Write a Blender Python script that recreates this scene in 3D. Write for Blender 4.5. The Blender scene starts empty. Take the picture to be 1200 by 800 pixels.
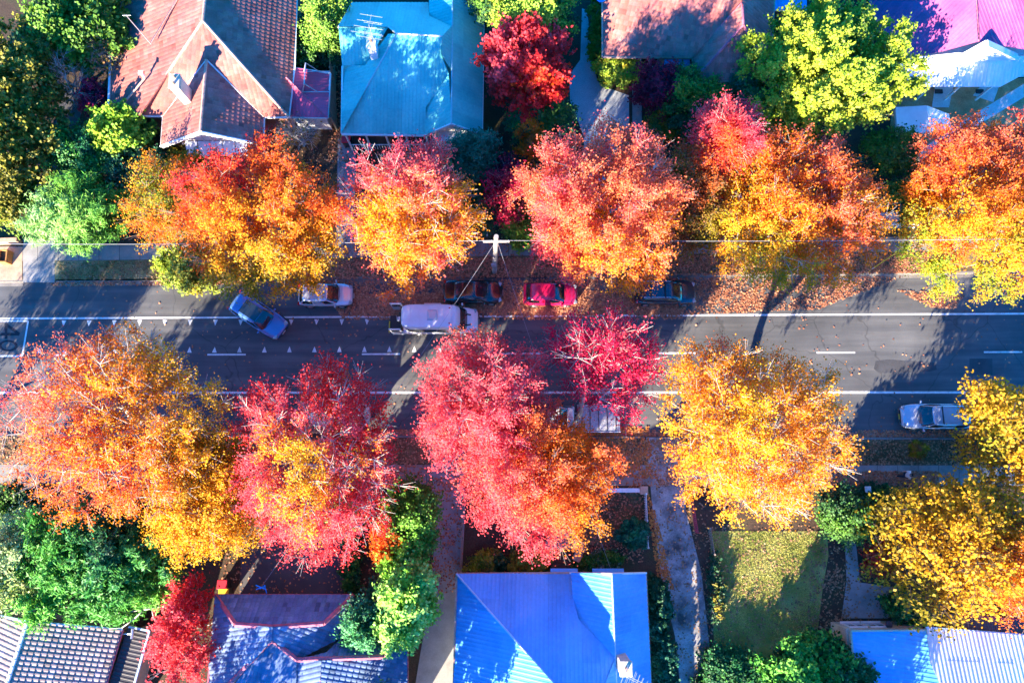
import bpy, math, random
import numpy as np
from mathutils import Vector, Matrix

R = math.radians
SC = bpy.context.scene
COL = SC.collection
random.seed(7)

# ------------------------------------------------------------------ camera
F = 850.0                       # focal length in photo pixels (photo 1200 wide)
CH = 52.0                       # camera height, m
TH = math.atan(160 / F)         # tilt away from straight down
CT, ST = math.cos(TH), math.sin(TH)


def P(u, v, z=0.0):
    """world point at height z seen at photo pixel (u, v)"""
    dx, dy = (u - 600) / F, (400 - v) / F
    t = (CH - z) / (CT - dy * ST)
    return Vector((t * dx, t * (dy * CT + ST), z))


def ppm(u, v, z=0.0):
    dy = (400 - v) / F
    return F / ((CH - z) / (CT - dy * ST))


cam = bpy.data.objects.new('camera', bpy.data.cameras.new('camera'))
COL.objects.link(cam)
cam.location = (0, 0, CH)
cam.rotation_euler = (TH, 0, 0)
cam.data.sensor_width = 36
cam.data.lens = F / 1200 * 36
cam.data.clip_end = 2000
SC.camera = cam

# ------------------------------------------------------------------ light
SUN_EL, SHADOW_AZ = 18.5, 58.5
world = bpy.data.worlds.new('World')
SC.world = world
world.use_nodes = True
nt = world.node_tree
sky = nt.nodes.new('ShaderNodeTexSky')
sky.sky_type = 'NISHITA'
sky.sun_disc = False
sky.sun_elevation = R(SUN_EL)
sky.sun_rotation = R(270 - SHADOW_AZ)
sky.air_density = 1.0
sky.dust_density = 0.0
sky.ozone_density = 10.0
nt.nodes['Background'].inputs['Strength'].default_value = 0.14
hs = nt.nodes.new('ShaderNodeHueSaturation')
hs.inputs['Saturation'].default_value = 1.85      # the deep clear blue of this autumn sky
nt.links.new(sky.outputs[0], hs.inputs['Color'])
nt.links.new(hs.outputs[0], nt.nodes['Background'].inputs['Color'])
sun = bpy.data.objects.new('sun', bpy.data.lights.new('sun', 'SUN'))
COL.objects.link(sun)
sun.data.energy = 5.0
sun.data.angle = R(0.5)
sun.data.color = (1.0, 0.86, 0.66)
_d = Vector((math.cos(R(SHADOW_AZ)) * math.cos(R(SUN_EL)), math.sin(R(SHADOW_AZ)) * math.cos(R(SUN_EL)), -math.sin(R(SUN_EL))))
sun.rotation_euler = _d.to_track_quat('-Z', 'Y').to_euler()
sun.location = (-60, -80, 60)
SC.view_settings.view_transform = 'Standard'
SC.view_settings.look = 'None'
SC.view_settings.gamma = 1
SC.view_settings.exposure = 2.68
SC.render.engine = 'CYCLES'
SC.cycles.max_bounces = 6
SC.cycles.diffuse_bounces = 3
SC.cycles.transparent_max_bounces = 4


# ------------------------------------------------------------------ materials
class NT:
    def __init__(self, name):
        self.m = bpy.data.materials.new(name)
        self.m.use_nodes = True
        self.t = self.m.node_tree
        self.b = self.t.nodes['Principled BSDF']

    def n(self, typ, **kw):
        nd = self.t.nodes.new(typ)
        for k, v in kw.items():
            setattr(nd, k, v)
        return nd

    def l(self, a, b):
        self.t.links.new(a, b)


def ramp(N, fac, stops):
    r = N.n('ShaderNodeValToRGB')
    el = r.color_ramp.elements
    while len(el) < len(stops):
        el.new(0.5)
    for e, (p, c) in zip(el, stops):
        e.position = p
        e.color = (*c, 1) if len(c) == 3 else c
    N.l(fac, r.inputs[0])
    return r.outputs[0]


def noise(N, scale, detail=6, rough=0.6, coord=None, dist=0.0):
    t = N.n('ShaderNodeTexNoise')
    t.inputs['Scale'].default_value = scale
    t.inputs['Detail'].default_value = detail
    t.inputs['Roughness'].default_value = rough
    t.inputs['Distortion'].default_value = dist
    if coord is None:
        coord = N.n('ShaderNodeNewGeometry').outputs['Position']
    N.l(coord, t.inputs['Vector'])
    return t.outputs['Fac']


def mixc(N, fac, a, b, mode='MIX'):
    m = N.n('ShaderNodeMix', data_type='RGBA', blend_type=mode)
    for s, v in ((m.inputs[0], fac), (m.inputs[6], a), (m.inputs[7], b)):
        if hasattr(v, 'is_output'):
            N.l(v, s)
        elif isinstance(v, (int, float)):
            s.default_value = v
        else:
            s.default_value = (*v, 1)
    return m.outputs[2]


def bump(N, h, strength=0.4, dist=0.05):
    b = N.n('ShaderNodeBump')
    b.inputs['Strength'].default_value = strength
    b.inputs['Distance'].default_value = dist
    N.l(h, b.inputs['Height'])
    N.l(b.outputs[0], N.b.inputs['Normal'])


def surf(name, stops, scale=1.0, fine=18.0, rough=0.85, bmp=0.3, bdist=0.03, amt=0.35, spec=0.3, metal=0.0, attr=False):
    """rough natural surface: large patches from the stops, fine grain on top"""
    N = NT(name)
    big = noise(N, scale, 7, 0.62)
    c = ramp(N, big, stops)
    g = noise(N, fine, 5, 0.7)
    gr = ramp(N, g, [(0.25, (1 - amt,) * 3), (0.75, (1 + amt * 0.5,) * 3)])
    c = mixc(N, 1.0, c, gr, 'MULTIPLY')
    if attr:
        a = N.n('ShaderNodeAttribute', attribute_name='col')
        c = mixc(N, 1.0, c, a.outputs['Color'], 'MULTIPLY')
    N.l(c, N.b.inputs['Base Color'])
    N.b.inputs['Roughness'].default_value = rough
    N.b.inputs['Specular IOR Level'].default_value = spec
    N.b.inputs['Metallic'].default_value = metal
    if bmp:
        bump(N, g, bmp, bdist)
    return N.m


def S3(c, k=0.25):
    """three ramp stops around one colour"""
    return [(0.3, tuple(x * (1 - k) for x in c)), (0.5, c), (0.7, tuple(min(1, x * (1 + k)) for x in c))]


def paint(name, c, rough=0.25, coat=0.6, metal=0.0):
    N = NT(name)
    g = noise(N, 2.5, 4, 0.6)
    N.l(ramp(N, g, S3(c, 0.06)), N.b.inputs['Base Color'])
    N.b.inputs['Roughness'].default_value = rough
    N.b.inputs['Metallic'].default_value = metal
    N.b.inputs['Coat Weight'].default_value = coat
    N.b.inputs['Coat Roughness'].default_value = 0.08
    return N.m


def leafmat(name, trans=0.35):
    N = NT(name)
    a = N.n('ShaderNodeAttribute', attribute_name='col')
    N.l(a.outputs['Color'], N.b.inputs['Base Color'])
    N.b.inputs['Roughness'].default_value = 0.55
    N.b.inputs['Specular IOR Level'].default_value = 0.25
    tr = N.n('ShaderNodeBsdfTranslucent')
    N.l(a.outputs['Color'], tr.inputs['Color'])
    mx = N.n('ShaderNodeMixShader')
    mx.inputs[0].default_value = trans
    N.l(N.b.outputs[0], mx.inputs[1])
    N.l(tr.outputs[0], mx.inputs[2])
    out = N.t.nodes['Material Output']
    N.l(mx.outputs[0], out.inputs['Surface'])
    return N.m


M = {}
M['soil'] = surf('soil', [(0.3, (0.035, 0.022, 0.014)), (0.5, (0.075, 0.045, 0.025)), (0.62, (0.06, 0.055, 0.022)), (0.75, (0.11, 0.065, 0.035))], 0.35, 9, amt=0.5, bmp=0.6, bdist=0.06)
M['verge'] = surf('verge', [(0.3, (0.07, 0.05, 0.025)), (0.5, (0.14, 0.10, 0.045)), (0.65, (0.22, 0.17, 0.08))], 0.5, 11, amt=0.5, bmp=0.6, bdist=0.05)
M['dry_grass'] = surf('dry_grass', [(0.3, (0.13, 0.12, 0.035)), (0.5, (0.30, 0.24, 0.10)), (0.7, (0.42, 0.34, 0.20))], 0.6, 12, amt=0.5, bmp=0.6, bdist=0.05)
M['lawn'] = surf('lawn', [(0.3, (0.13, 0.16, 0.03)), (0.5, (0.27, 0.28, 0.055)), (0.7, (0.42, 0.38, 0.13))], 0.45, 13, amt=0.45, bmp=0.7, bdist=0.05)
M['concrete'] = surf('concrete', [(0.3, (0.20, 0.19, 0.18)), (0.5, (0.29, 0.275, 0.26)), (0.7, (0.36, 0.34, 0.32))], 0.8, 25, amt=0.25, bmp=0.15)
M['footpath'] = surf('footpath', [(0.3, (0.17, 0.165, 0.15)), (0.5, (0.25, 0.24, 0.215)), (0.7, (0.32, 0.30, 0.27))], 0.7, 20, amt=0.3, bmp=0.2)
M['worn_drive'] = surf('worn_drive', [(0.34, (0.07, 0.06, 0.055)), (0.48, (0.24, 0.23, 0.22)), (0.6, (0.38, 0.36, 0.34)), (0.75, (0.45, 0.43, 0.41))], 0.55, 10, amt=0.5, bmp=0.3)
M['gravel'] = surf('gravel', [(0.3, (0.28, 0.30, 0.32)), (0.5, (0.40, 0.42, 0.45)), (0.7, (0.48, 0.50, 0.52))], 0.5, 15, amt=0.5, bmp=0.7, bdist=0.05)
M['dark_asphalt'] = surf('dark_asphalt', [(0.3, (0.055, 0.055, 0.06)), (0.5, (0.085, 0.08, 0.085)), (0.7, (0.11, 0.105, 0.11))], 0.4, 22, amt=0.3, bmp=0.25)
M['kerb'] = surf('kerb', S3((0.20, 0.18, 0.16)), 1.2, 14, amt=0.4, bmp=0.2)
M['paving'] = surf('paving', [(0.3, (0.42, 0.18, 0.07)), (0.5, (0.58, 0.29, 0.13)), (0.7, (0.64, 0.40, 0.22))], 0.9, 9, amt=0.4, bmp=0.3)
M['white_path'] = surf('white_path', S3((0.62, 0.62, 0.60), 0.12), 1.0, 10, amt=0.3)


def road_material():
    N = NT('asphalt')
    pos = N.n('ShaderNodeNewGeometry').outputs['Position']
    mp = N.n('ShaderNodeMapping')
    mp.inputs['Scale'].default_value = (0.05, 0.9, 1)
    N.l(pos, mp.inputs['Vector'])
    streak = noise(N, 1.6, 5, 0.6, mp.outputs[0])
    c = ramp(N, streak, [(0.3, (0.066, 0.068, 0.072)), (0.5, (0.09, 0.09, 0.091)), (0.7, (0.127, 0.125, 0.121))])
    big = noise(N, 0.25, 6, 0.6)
    c = mixc(N, 1.0, c, ramp(N, big, [(0.3, (0.72,) * 3), (0.7, (1.2,) * 3)]), 'MULTIPLY')
    g = noise(N, 24, 4, 0.7)
    c = mixc(N, 1.0, c, ramp(N, g, [(0.25, (0.75,) * 3), (0.75, (1.18,) * 3)]), 'MULTIPLY')
    vo = N.n('ShaderNodeTexVoronoi', feature='DISTANCE_TO_EDGE')
    vo.inputs['Scale'].default_value = 0.16
    wv = N.n('ShaderNodeMixRGB')
    wn = N.n('ShaderNodeTexNoise')
    wn.inputs['Scale'].default_value = 0.8
    N.l(pos, wn.inputs['Vector'])
    wv.blend_type = 'ADD'
    wv.inputs[0].default_value = 1.5
    N.l(pos, wv.inputs[1])
    N.l(wn.outputs['Color'], wv.inputs[2])
    N.l(wv.outputs[0], vo.inputs['Vector'])
    c = mixc(N, 1.0, c, ramp(N, vo.outputs['Distance'], [(0.0, (0.62,) * 3), (0.008, (1, 1, 1))]), 'MULTIPLY')
    N.l(c, N.b.inputs['Base Color'])
    N.b.inputs['Roughness'].default_value = 0.8
    N.b.inputs['Specular IOR Level'].default_value = 0.3
    bump(N, g, 0.3, 0.02)
    return N.m


M['road'] = road_material()
M['road_patch'] = surf('road_patch', S3((0.06, 0.06, 0.065)), 0.8, 20, amt=0.3)
M['mark'] = surf('mark', [(0.3, (0.45, 0.45, 0.44)), (0.5, (0.72, 0.72, 0.70)), (0.7, (0.8, 0.8, 0.79))], 2.5, 16, amt=0.4, bmp=0.1)
M['mark_patch'] = surf('mark_patch', S3((0.13, 0.115, 0.105)), 2, 18, amt=0.3)
M['mark_dark'] = surf('mark_dark', S3((0.02, 0.022, 0.03)), 2, 18, amt=0.3)
M['leaf'] = leafmat('leaf', 0.5)
M['needle'] = leafmat('needle', 0.22)
M['litter'] = leafmat('litter', 0.05)
M['bark'] = surf('bark', [(0.3, (0.16, 0.12, 0.09)), (0.5, (0.30, 0.25, 0.20)), (0.7, (0.42, 0.37, 0.32))], 3.0, 20, amt=0.4, bmp=0.4)
M['bark_pale'] = surf('bark_pale', [(0.3, (0.30, 0.26, 0.22)), (0.5, (0.43, 0.385, 0.335)), (0.7, (0.55, 0.51, 0.45))], 3.0, 20, amt=0.3, bmp=0.3)
M['bark_dark'] = surf('bark_dark', S3((0.08, 0.06, 0.05)), 3.0, 20, amt=0.4, bmp=0.4)
M['tile_terra'] = surf('tile_terra', [(0.3, (0.30, 0.085, 0.07)), (0.5, (0.38, 0.125, 0.10)), (0.7, (0.43, 0.19, 0.155))], 0.7, 12, amt=0.3, attr=True)
M['tile_pale'] = surf('tile_pale', [(0.3, (0.37, 0.10, 0.085)), (0.5, (0.45, 0.135, 0.11)), (0.7, (0.48, 0.20, 0.165))], 0.7, 12, amt=0.3, attr=True)
M['tile_cream'] = surf('tile_cream', [(0.3, (0.25, 0.18, 0.165)), (0.5, (0.32, 0.24, 0.22)), (0.7, (0.39, 0.31, 0.285))], 0.7, 12, amt=0.3, attr=True)
M['tile_grey'] = surf('tile_grey', [(0.3, (0.08, 0.13, 0.24)), (0.5, (0.12, 0.18, 0.31)), (0.7, (0.19, 0.25, 0.36))], 0.7, 12, amt=0.3, attr=True)
M['metal_teal'] = surf('metal_teal', [(0.3, (0.08, 0.42, 0.38)), (0.5, (0.12, 0.51, 0.44)), (0.7, (0.20, 0.57, 0.48))], 0.5, 6, rough=0.45, amt=0.2, bmp=0.0, attr=True)
M['metal_blue'] = surf('metal_blue', [(0.3, (0.065, 0.32, 0.70)), (0.5, (0.10, 0.38, 0.76)), (0.7, (0.17, 0.44, 0.79))], 0.4, 6, rough=0.5, amt=0.16, bmp=0.0, attr=True)  # blue of the shade on the cottage's pale steel, put into the colour
M['metal_purple'] = surf('metal_purple', [(0.3, (0.34, 0.055, 0.15)), (0.5, (0.42, 0.08, 0.20)), (0.7, (0.47, 0.12, 0.24))], 0.4, 6, rough=0.5, amt=0.2, bmp=0.0, attr=True)
M['metal_red'] = surf('metal_red', S3((0.66, 0.09, 0.16), 0.12), 0.6, 6, rough=0.5, amt=0.12, bmp=0.0, attr=True)
M['metal_white'] = surf('metal_white', S3((0.70, 0.71, 0.72), 0.08), 0.5, 5, rough=0.5, amt=0.12, bmp=0.0, attr=True)
M['metal_dark'] = surf('metal_dark', S3((0.05, 0.045, 0.05), 0.2), 0.8, 8, rough=0.6, amt=0.2, attr=True)
M['cap_terra'] = surf('cap_terra', S3((0.50, 0.30, 0.22)), 2, 10, amt=0.3)
M['cap_pink'] = surf('cap_pink', S3((0.46, 0.13, 0.17)), 2, 10, amt=0.3)
M['cap_pale'] = surf('cap_pale', S3((0.60, 0.58, 0.56), 0.1), 2, 10, amt=0.2)
M['cap_blue'] = surf('cap_blue', S3((0.42, 0.58, 0.74), 0.1), 2, 10, amt=0.15)
M['cap_teal'] = surf('cap_teal', S3((0.28, 0.50, 0.50), 0.1), 2, 10, amt=0.15)
M['white'] = surf('white', S3((0.72, 0.72, 0.70), 0.1), 1.5, 10, amt=0.15, bmp=0.05)
M['cream'] = surf('cream', [(0.3, (0.40, 0.35, 0.25)), (0.5, (0.56, 0.50, 0.38)), (0.7, (0.62, 0.57, 0.46))], 1.2, 12, amt=0.35, bmp=0.2)
M['timber'] = surf('timber', S3((0.30, 0.25, 0.18)), 2.0, 14, amt=0.4)
M['timber_orange'] = surf('timber_orange', S3((0.45, 0.20, 0.06)), 2.0, 14, amt=0.3)
M['timber_dark'] = surf('timber_dark', S3((0.07, 0.045, 0.035)), 2.0, 14, amt=0.3)
M['sandstone'] = surf('sandstone', S3((0.48, 0.30, 0.20)), 2.0, 14, amt=0.3)
M['pole'] = surf('pole', [(0.3, (0.22, 0.20, 0.18)), (0.5, (0.33, 0.30, 0.27)), (0.7, (0.42, 0.39, 0.36))], 2.0, 14, amt=0.3)
M['steel'] = paint('steel', (0.5, 0.52, 0.55), 0.35, 0.0, 0.6)
M['wire'] = paint('wire', (0.55, 0.55, 0.57), 0.5, 0.0)
M['wire_grey'] = paint('wire_grey', (0.28, 0.28, 0.29), 0.6, 0.0)
M['wire_dark'] = paint('wire_dark', (0.03, 0.03, 0.035), 0.6, 0.0)
M['glass'] = paint('glass', (0.012, 0.016, 0.02), 0.06, 1.0)
M['rubber'] = paint('rubber', (0.02, 0.02, 0.022), 0.8, 0.0)
M['rim'] = paint('rim', (0.5, 0.5, 0.52), 0.3, 0.2, 0.8)
M['black'] = paint('black', (0.012, 0.012, 0.014), 0.5, 0.0)
M['lamp_glass'] = paint('lamp_glass', (0.28, 0.30, 0.32), 0.1, 1.0)
M['lamp_red'] = paint('lamp_red', (0.45, 0.01, 0.01), 0.15, 1.0)
M['plate'] = paint('plate', (0.75, 0.74, 0.7), 0.4, 0.0)
M['plate_yellow'] = paint('plate_yellow', (0.7, 0.5, 0.05), 0.4, 0.0)
M['yellow'] = paint('yellow', (0.75, 0.5, 0.02), 0.5, 0.0)
M['red'] = paint('red', (0.55, 0.01, 0.03), 0.5, 0.0)
M['gate_red'] = paint('gate_red', (0.40, 0.03, 0.05), 0.5, 0.0)
M['blue_box'] = paint('blue_box', (0.02, 0.25, 0.7), 0.5, 0.0)
M['skin'] = paint('skin', (0.5, 0.3, 0.22), 0.6, 0.0)
M['hair'] = paint('hair', (0.02, 0.014, 0.01), 0.7, 0.0)
M['cloth_white'] = paint('cloth_white', (0.75, 0.74, 0.7), 0.9, 0.0)
M['canvas_grey'] = surf('canvas_grey', S3((0.40, 0.40, 0.43), 0.2), 1.6, 9, amt=0.35, bmp=0.5, bdist=0.05)
M['cloth_dark'] = paint('cloth_dark', (0.03, 0.035, 0.06), 0.9, 0.0)
M['solar'] = paint('solar', (0.30, 0.30, 0.31), 0.2, 0.8)


def brick(name, c1, c2, mortar):
    N = NT(name)
    tc = N.n('ShaderNodeNewGeometry').outputs['Position']
    sx = N.n('ShaderNodeSeparateXYZ')
    N.l(tc, sx.inputs[0])
    ad = N.n('ShaderNodeMath', operation='ADD')
    N.l(sx.outputs[0], ad.inputs[0])
    N.l(sx.outputs[1], ad.inputs[1])
    cb = N.n('ShaderNodeCombineXYZ')
    N.l(ad.outputs[0], cb.inputs[0])
    N.l(sx.outputs[2], cb.inputs[1])
    bt = N.n('ShaderNodeTexBrick')
    bt.inputs['Scale'].default_value = 4.2
    bt.inputs['Color1'].default_value = (*c1, 1)
    bt.inputs['Color2'].default_value = (*c2, 1)
    bt.inputs['Mortar'].default_value = (*mortar, 1)
    bt.inputs['Mortar Size'].default_value = 0.015
    N.l(cb.outputs[0], bt.inputs['Vector'])
    g = noise(N, 6, 5)
    c = mixc(N, 1.0, bt.outputs['Color'], ramp(N, g, [(0.25, (0.7,) * 3), (0.75, (1.15,) * 3)]), 'MULTIPLY')
    N.l(c, N.b.inputs['Base Color'])
    N.b.inputs['Roughness'].default_value = 0.9
    return N.m


M['brick_red'] = brick('brick_red', (0.30, 0.10, 0.06), (0.38, 0.15, 0.09), (0.35, 0.32, 0.28))
M['brick_tan'] = brick('brick_tan', (0.36, 0.22, 0.13), (0.44, 0.29, 0.18), (0.4, 0.36, 0.3))


# ------------------------------------------------------------------ object helpers
def link(o, parent=None):
    COL.objects.link(o)
    if parent is not None:
        o.parent = parent
    return o


def tag(o, label=None, cat=None, group=None, kind=None):
    for k, v in (('label', label), ('category', cat), ('group', group), ('kind', kind)):
        if v:
            o[k] = v
    return o


def thing(name, label, cat, loc=(0, 0, 0), rotz=0.0, group=None):
    o = bpy.data.objects.new(name, None)
    o.empty_display_size = 0.3
    o.location = loc
    o.rotation_euler = (0, 0, rotz)
    COL.objects.link(o)
    return tag(o, label, cat, group)


def root_loc(o):
    while o.parent is not None:
        o = o.parent
    return o.location.copy()


class MB:
    """collects polygons, one mesh"""

    def __init__(self):
        self.v, self.f, self.c = [], [], []

    def poly(self, pts, col=(1, 1, 1)):
        i = len(self.v)
        self.v += [tuple(p) for p in pts]
        self.f.append(tuple(range(i, i + len(pts))))
        self.c.append(col)

    def faces(self, verts, faces, col=(1, 1, 1)):
        i = len(self.v)
        self.v += [tuple(p) for p in verts]
        for f in faces:
            self.f.append(tuple(k + i for k in f))
            self.c.append(col)

    def box(self, c, s, rz=0.0, mat=None, bev=0.0):
        hx, hy, hz = s[0] / 2, s[1] / 2, s[2] / 2
        if bev > 0:
            b = min(bev, hx * .9, hy * .9, hz * .9)
            ring = [(-hx + b, -hy), (hx - b, -hy), (hx, -hy + b), (hx, hy - b), (hx - b, hy), (-hx + b, hy), (-hx, hy - b), (-hx, -hy + b)]
            inn = [(x * (1 - b / hx), y * (1 - b / hy)) for x, y in ring]
            vs = [(x, y, -hz) for x, y in ring] + [(x, y, hz - b) for x, y in ring] + [(x, y, hz) for x, y in inn]
            fs = [tuple(reversed(range(8)))]
            for k in range(8):
                n = (k + 1) % 8
                fs += [(k, n, n + 8, k + 8), (k + 8, n + 8, n + 16, k + 16)]
            fs.append(tuple(range(16, 24)))
        else:
            vs = [(x, y, z) for z in (-hz, hz) for x, y in ((-hx, -hy), (hx, -hy), (hx, hy), (-hx, hy))]
            fs = [(3, 2, 1, 0), (4, 5, 6, 7), (0, 1, 5, 4), (1, 2, 6, 5), (2, 3, 7, 6), (3, 0, 4, 7)]
        m = mat if mat is not None else Matrix.Rotation(rz, 3, 'Z')
        c = Vector(c)
        self.faces([tuple(m @ Vector(p) + c) for p in vs], fs)

    def bar(self, p0, p1, w, h, up=(0, 0, 1)):
        """rectangular bar from p0 to p1"""
        p0, p1 = Vector(p0), Vector(p1)
        d = (p1 - p0)
        L = d.length
        x = d.normalized()
        y = Vector(up).cross(x)
        if y.length < 1e-4:
            y = Vector((0, 1, 0))
        y.normalize()
        z = x.cross(y)
        self.box((p0 + p1) / 2, (L, w, h), mat=Matrix((x, y, z)).transposed())

    def tube(self, p0, p1, r0, r1=None, n=8, caps=True):
        r1 = r0 if r1 is None else r1
        p0, p1 = Vector(p0), Vector(p1)
        d = (p1 - p0).normalized()
        a = d.cross(Vector((0, 0, 1)))
        if a.length < 1e-3:
            a = Vector((1, 0, 0))
        a.normalize()
        b = d.cross(a)
        vs = []
        for p, r in ((p0, r0), (p1, r1)):
            for k in range(n):
                t = 2 * math.pi * k / n
                vs.append(p + a * (r * math.cos(t)) + b * (r * math.sin(t)))
        fs = [(k, (k + 1) % n, (k + 1) % n + n, k + n) for k in range(n)]
        if caps:
            fs += [tuple(reversed(range(n))), tuple(range(n, 2 * n))]
        self.faces(vs, fs)

    def path(self, pts, r, n=6):
        for a, b in zip(pts[:-1], pts[1:]):
            self.tube(a, b, r, r, n)

    def prism(self, xy, z0, z1, bottom=False):
        n = len(xy)
        ar = sum(xy[k][0] * xy[(k + 1) % n][1] - xy[(k + 1) % n][0] * xy[k][1] for k in range(n))
        if ar < 0:
            xy = list(reversed(xy))
        vs = [(p[0], p[1], z0) for p in xy] + [(p[0], p[1], z1) for p in xy]
        fs = [(k, (k + 1) % n, (k + 1) % n + n, k + n) for k in range(n)] + [tuple(range(n, 2 * n))]
        if bottom:
            fs.append(tuple(reversed(range(n))))
        self.faces(vs, fs)

    def lathe(self, prof, c=(0, 0, 0), n=16, axis='Z'):
        vs, fs = [], []
        for r, z in prof:
            for k in range(n):
                t = 2 * math.pi * k / n
                p = (r * math.cos(t), r * math.sin(t), z)
                if axis == 'Y':
                    p = (p[0], p[2], p[1])
                vs.append((p[0] + c[0], p[1] + c[1], p[2] + c[2]))
        for i in range(len(prof) - 1):
            for k in range(n):
                fs.append((i * n + k, i * n + (k + 1) % n, (i + 1) * n + (k + 1) % n, (i + 1) * n + k))
        fs.append(tuple(reversed(range(n))))
        fs.append(tuple(range((len(prof) - 1) * n, len(prof) * n)))
        self.faces(vs, fs)

    def build(self, name, mat, parent=None, smooth=False, world=False, col=False):
        vs = self.v
        if world and parent is not None:
            o = root_loc(parent)
            vs = [(p[0] - o.x, p[1] - o.y, p[2] - o.z) for p in vs]
        me = bpy.data.meshes.new(name)
        me.from_pydata(vs, [], self.f)
        if isinstance(mat, str) and mat.startswith(('tile_', 'metal_')):
            col = True
        if col:
            at = me.attributes.new('col', 'FLOAT_COLOR', 'FACE')
            arr = np.ones((len(self.f), 4), dtype=np.float32)
            arr[:, :3] = np.array(self.c, dtype=np.float32)
            at.data.foreach_set('color', arr.ravel())
        me.materials.append(M[mat] if isinstance(mat, str) else mat)
        if smooth:
            me.polygons.foreach_set('use_smooth', [True] * len(me.polygons))
        me.update()
        return link(bpy.data.objects.new(name, me), parent)


def quads_object(name, V, C, mat, parent=None, kind=None):
    """V (n,4,3) float array of quads, C (n,3) colours -> one mesh"""
    n = len(V)
    me = bpy.data.meshes.new(name)
    me.vertices.add(n * 4)
    me.vertices.foreach_set('co', V.astype(np.float32).ravel())
    me.loops.add(n * 4)
    me.loops.foreach_set('vertex_index', np.arange(n * 4, dtype=np.int32))
    me.polygons.add(n)
    me.polygons.foreach_set('loop_start', np.arange(0, n * 4, 4, dtype=np.int32))
    me.polygons.foreach_set('loop_total', np.full(n, 4, dtype=np.int32))
    at = me.attributes.new('col', 'FLOAT_COLOR', 'FACE')
    arr = np.ones((n, 4), dtype=np.float32)
    arr[:, :3] = C
    at.data.foreach_set('color', arr.ravel())
    me.materials.append(M[mat])
    me.update(calc_edges=True)
    me.validate()
    o = link(bpy.data.objects.new(name, me), parent)
    if kind:
        o['kind'] = kind
    return o


def leaf_quads(pos, nrm, size, aspect, rng):
    """kite shaped leaves"""
    n = len(pos)
    nrm = nrm / np.linalg.norm(nrm, axis=1, keepdims=True)
    a = rng.normal(size=(n, 3))
    a -= nrm * np.sum(a * nrm, axis=1, keepdims=True)
    a /= np.linalg.norm(a, axis=1, keepdims=True)
    b = np.cross(nrm, a)
    s = (size * rng.uniform(0.65, 1.3, n))[:, None]
    V = np.empty((n, 4, 3))
    V[:, 0] = pos + a * s * 0.55
    V[:, 1] = pos + b * s * aspect * 0.5 + a * s * 0.05
    V[:, 2] = pos - a * s * 0.5
    V[:, 3] = pos - b * s * aspect * 0.5 + a * s * 0.05
    return V


# ------------------------------------------------------------------ leaf colours (linear)
PK = (.80, .090, .105); RD = (.70, .03, .03); CR = (.66, .012, .07); OR = (.78, .145, .012)
YO = (.78, .25, .010); YE = (.78, .40, .014); OL = (.28, .21, .010); LI = (.27, .36, .022)
GR = (.10, .23, .02); DG = (.022, .085, .03); TG = (.02, .12, .065); PU = (.20, .015, .045)
SA = (.86, .19, .075); BR = (.24, .09, .03); PG = (.36, .46, .18); BG = (.07, .28, .03); GB = (.03, .19, .05)
GD = (.48, .28, .014)


def pal_color(stops, t):
    t = np.clip(t, 0, 0.9999) * (len(stops) - 1)
    i = t.astype(int)
    f = (t - i)[:, None]
    s = np.array(stops)
    return s[i] * (1 - f) + s[i + 1] * f


def skeleton(rng, base, lean_top, tips, bf=0.35, step=0.9, wig=0.10):
    """trunk + branches reaching every tip; returns nodes, parents, is_trunk"""
    nodes = [np.array(base)]
    par = [-1]
    plen = [0.0]
    n_tr = 4
    for k in range(1, n_tr + 1):
        p = nodes[0] * (1 - k / n_tr) + np.array(lean_top) * (k / n_tr)
        p[:2] += rng.normal(0, 0.05, 2)
        nodes.append(p)
        par.append(k - 1)
        plen.append(plen[-1] + np.linalg.norm(nodes[k] - nodes[k - 1]))
    tr = n_tr + 1
    top = nodes[-1]
    order = np.argsort(np.linalg.norm(tips - top, axis=1))
    tipidx = []
    for oi in order:
        tp = tips[oi]
        N = np.array(nodes)
        d = np.linalg.norm(N - tp, axis=1)
        cost = d + bf * np.array(plen)
        cost[:max(1, tr - 2)] += 50
        cost += np.where(N[:, 2] > tp[2] + 0.3, 1.2 * (N[:, 2] - tp[2]), 0)
        j = int(np.argmin(cost))
        k = max(1, int(round(d[j] / step)))
        p0 = N[j].copy()
        prev = j
        for q in range(1, k + 1):
            f = q / k
            p = p0 * (1 - f) + tp * f
            p[2] += 0.10 * d[j] * math.sin(math.pi * f) * 0.6
            if q < k:
                p += rng.normal(0, wig * d[j] / k, 3)
            nodes.append(p)
            par.append(prev)
            plen.append(plen[prev] + np.linalg.norm(p - nodes[prev]))
            prev = len(nodes) - 1
        tipidx.append(prev)
    return np.array(nodes), par, tr, tipidx, order


def limb_mesh(nodes, par, rad, ids, n=5):
    mb = MB()
    for i in ids:
        j = par[i]
        if j < 0:
            continue
        mb.tube(nodes[j], nodes[i], rad[j] if rad[j] < rad[i] * 2.2 else rad[i] * 1.5, rad[i], n, caps=False)
    return mb


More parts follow.
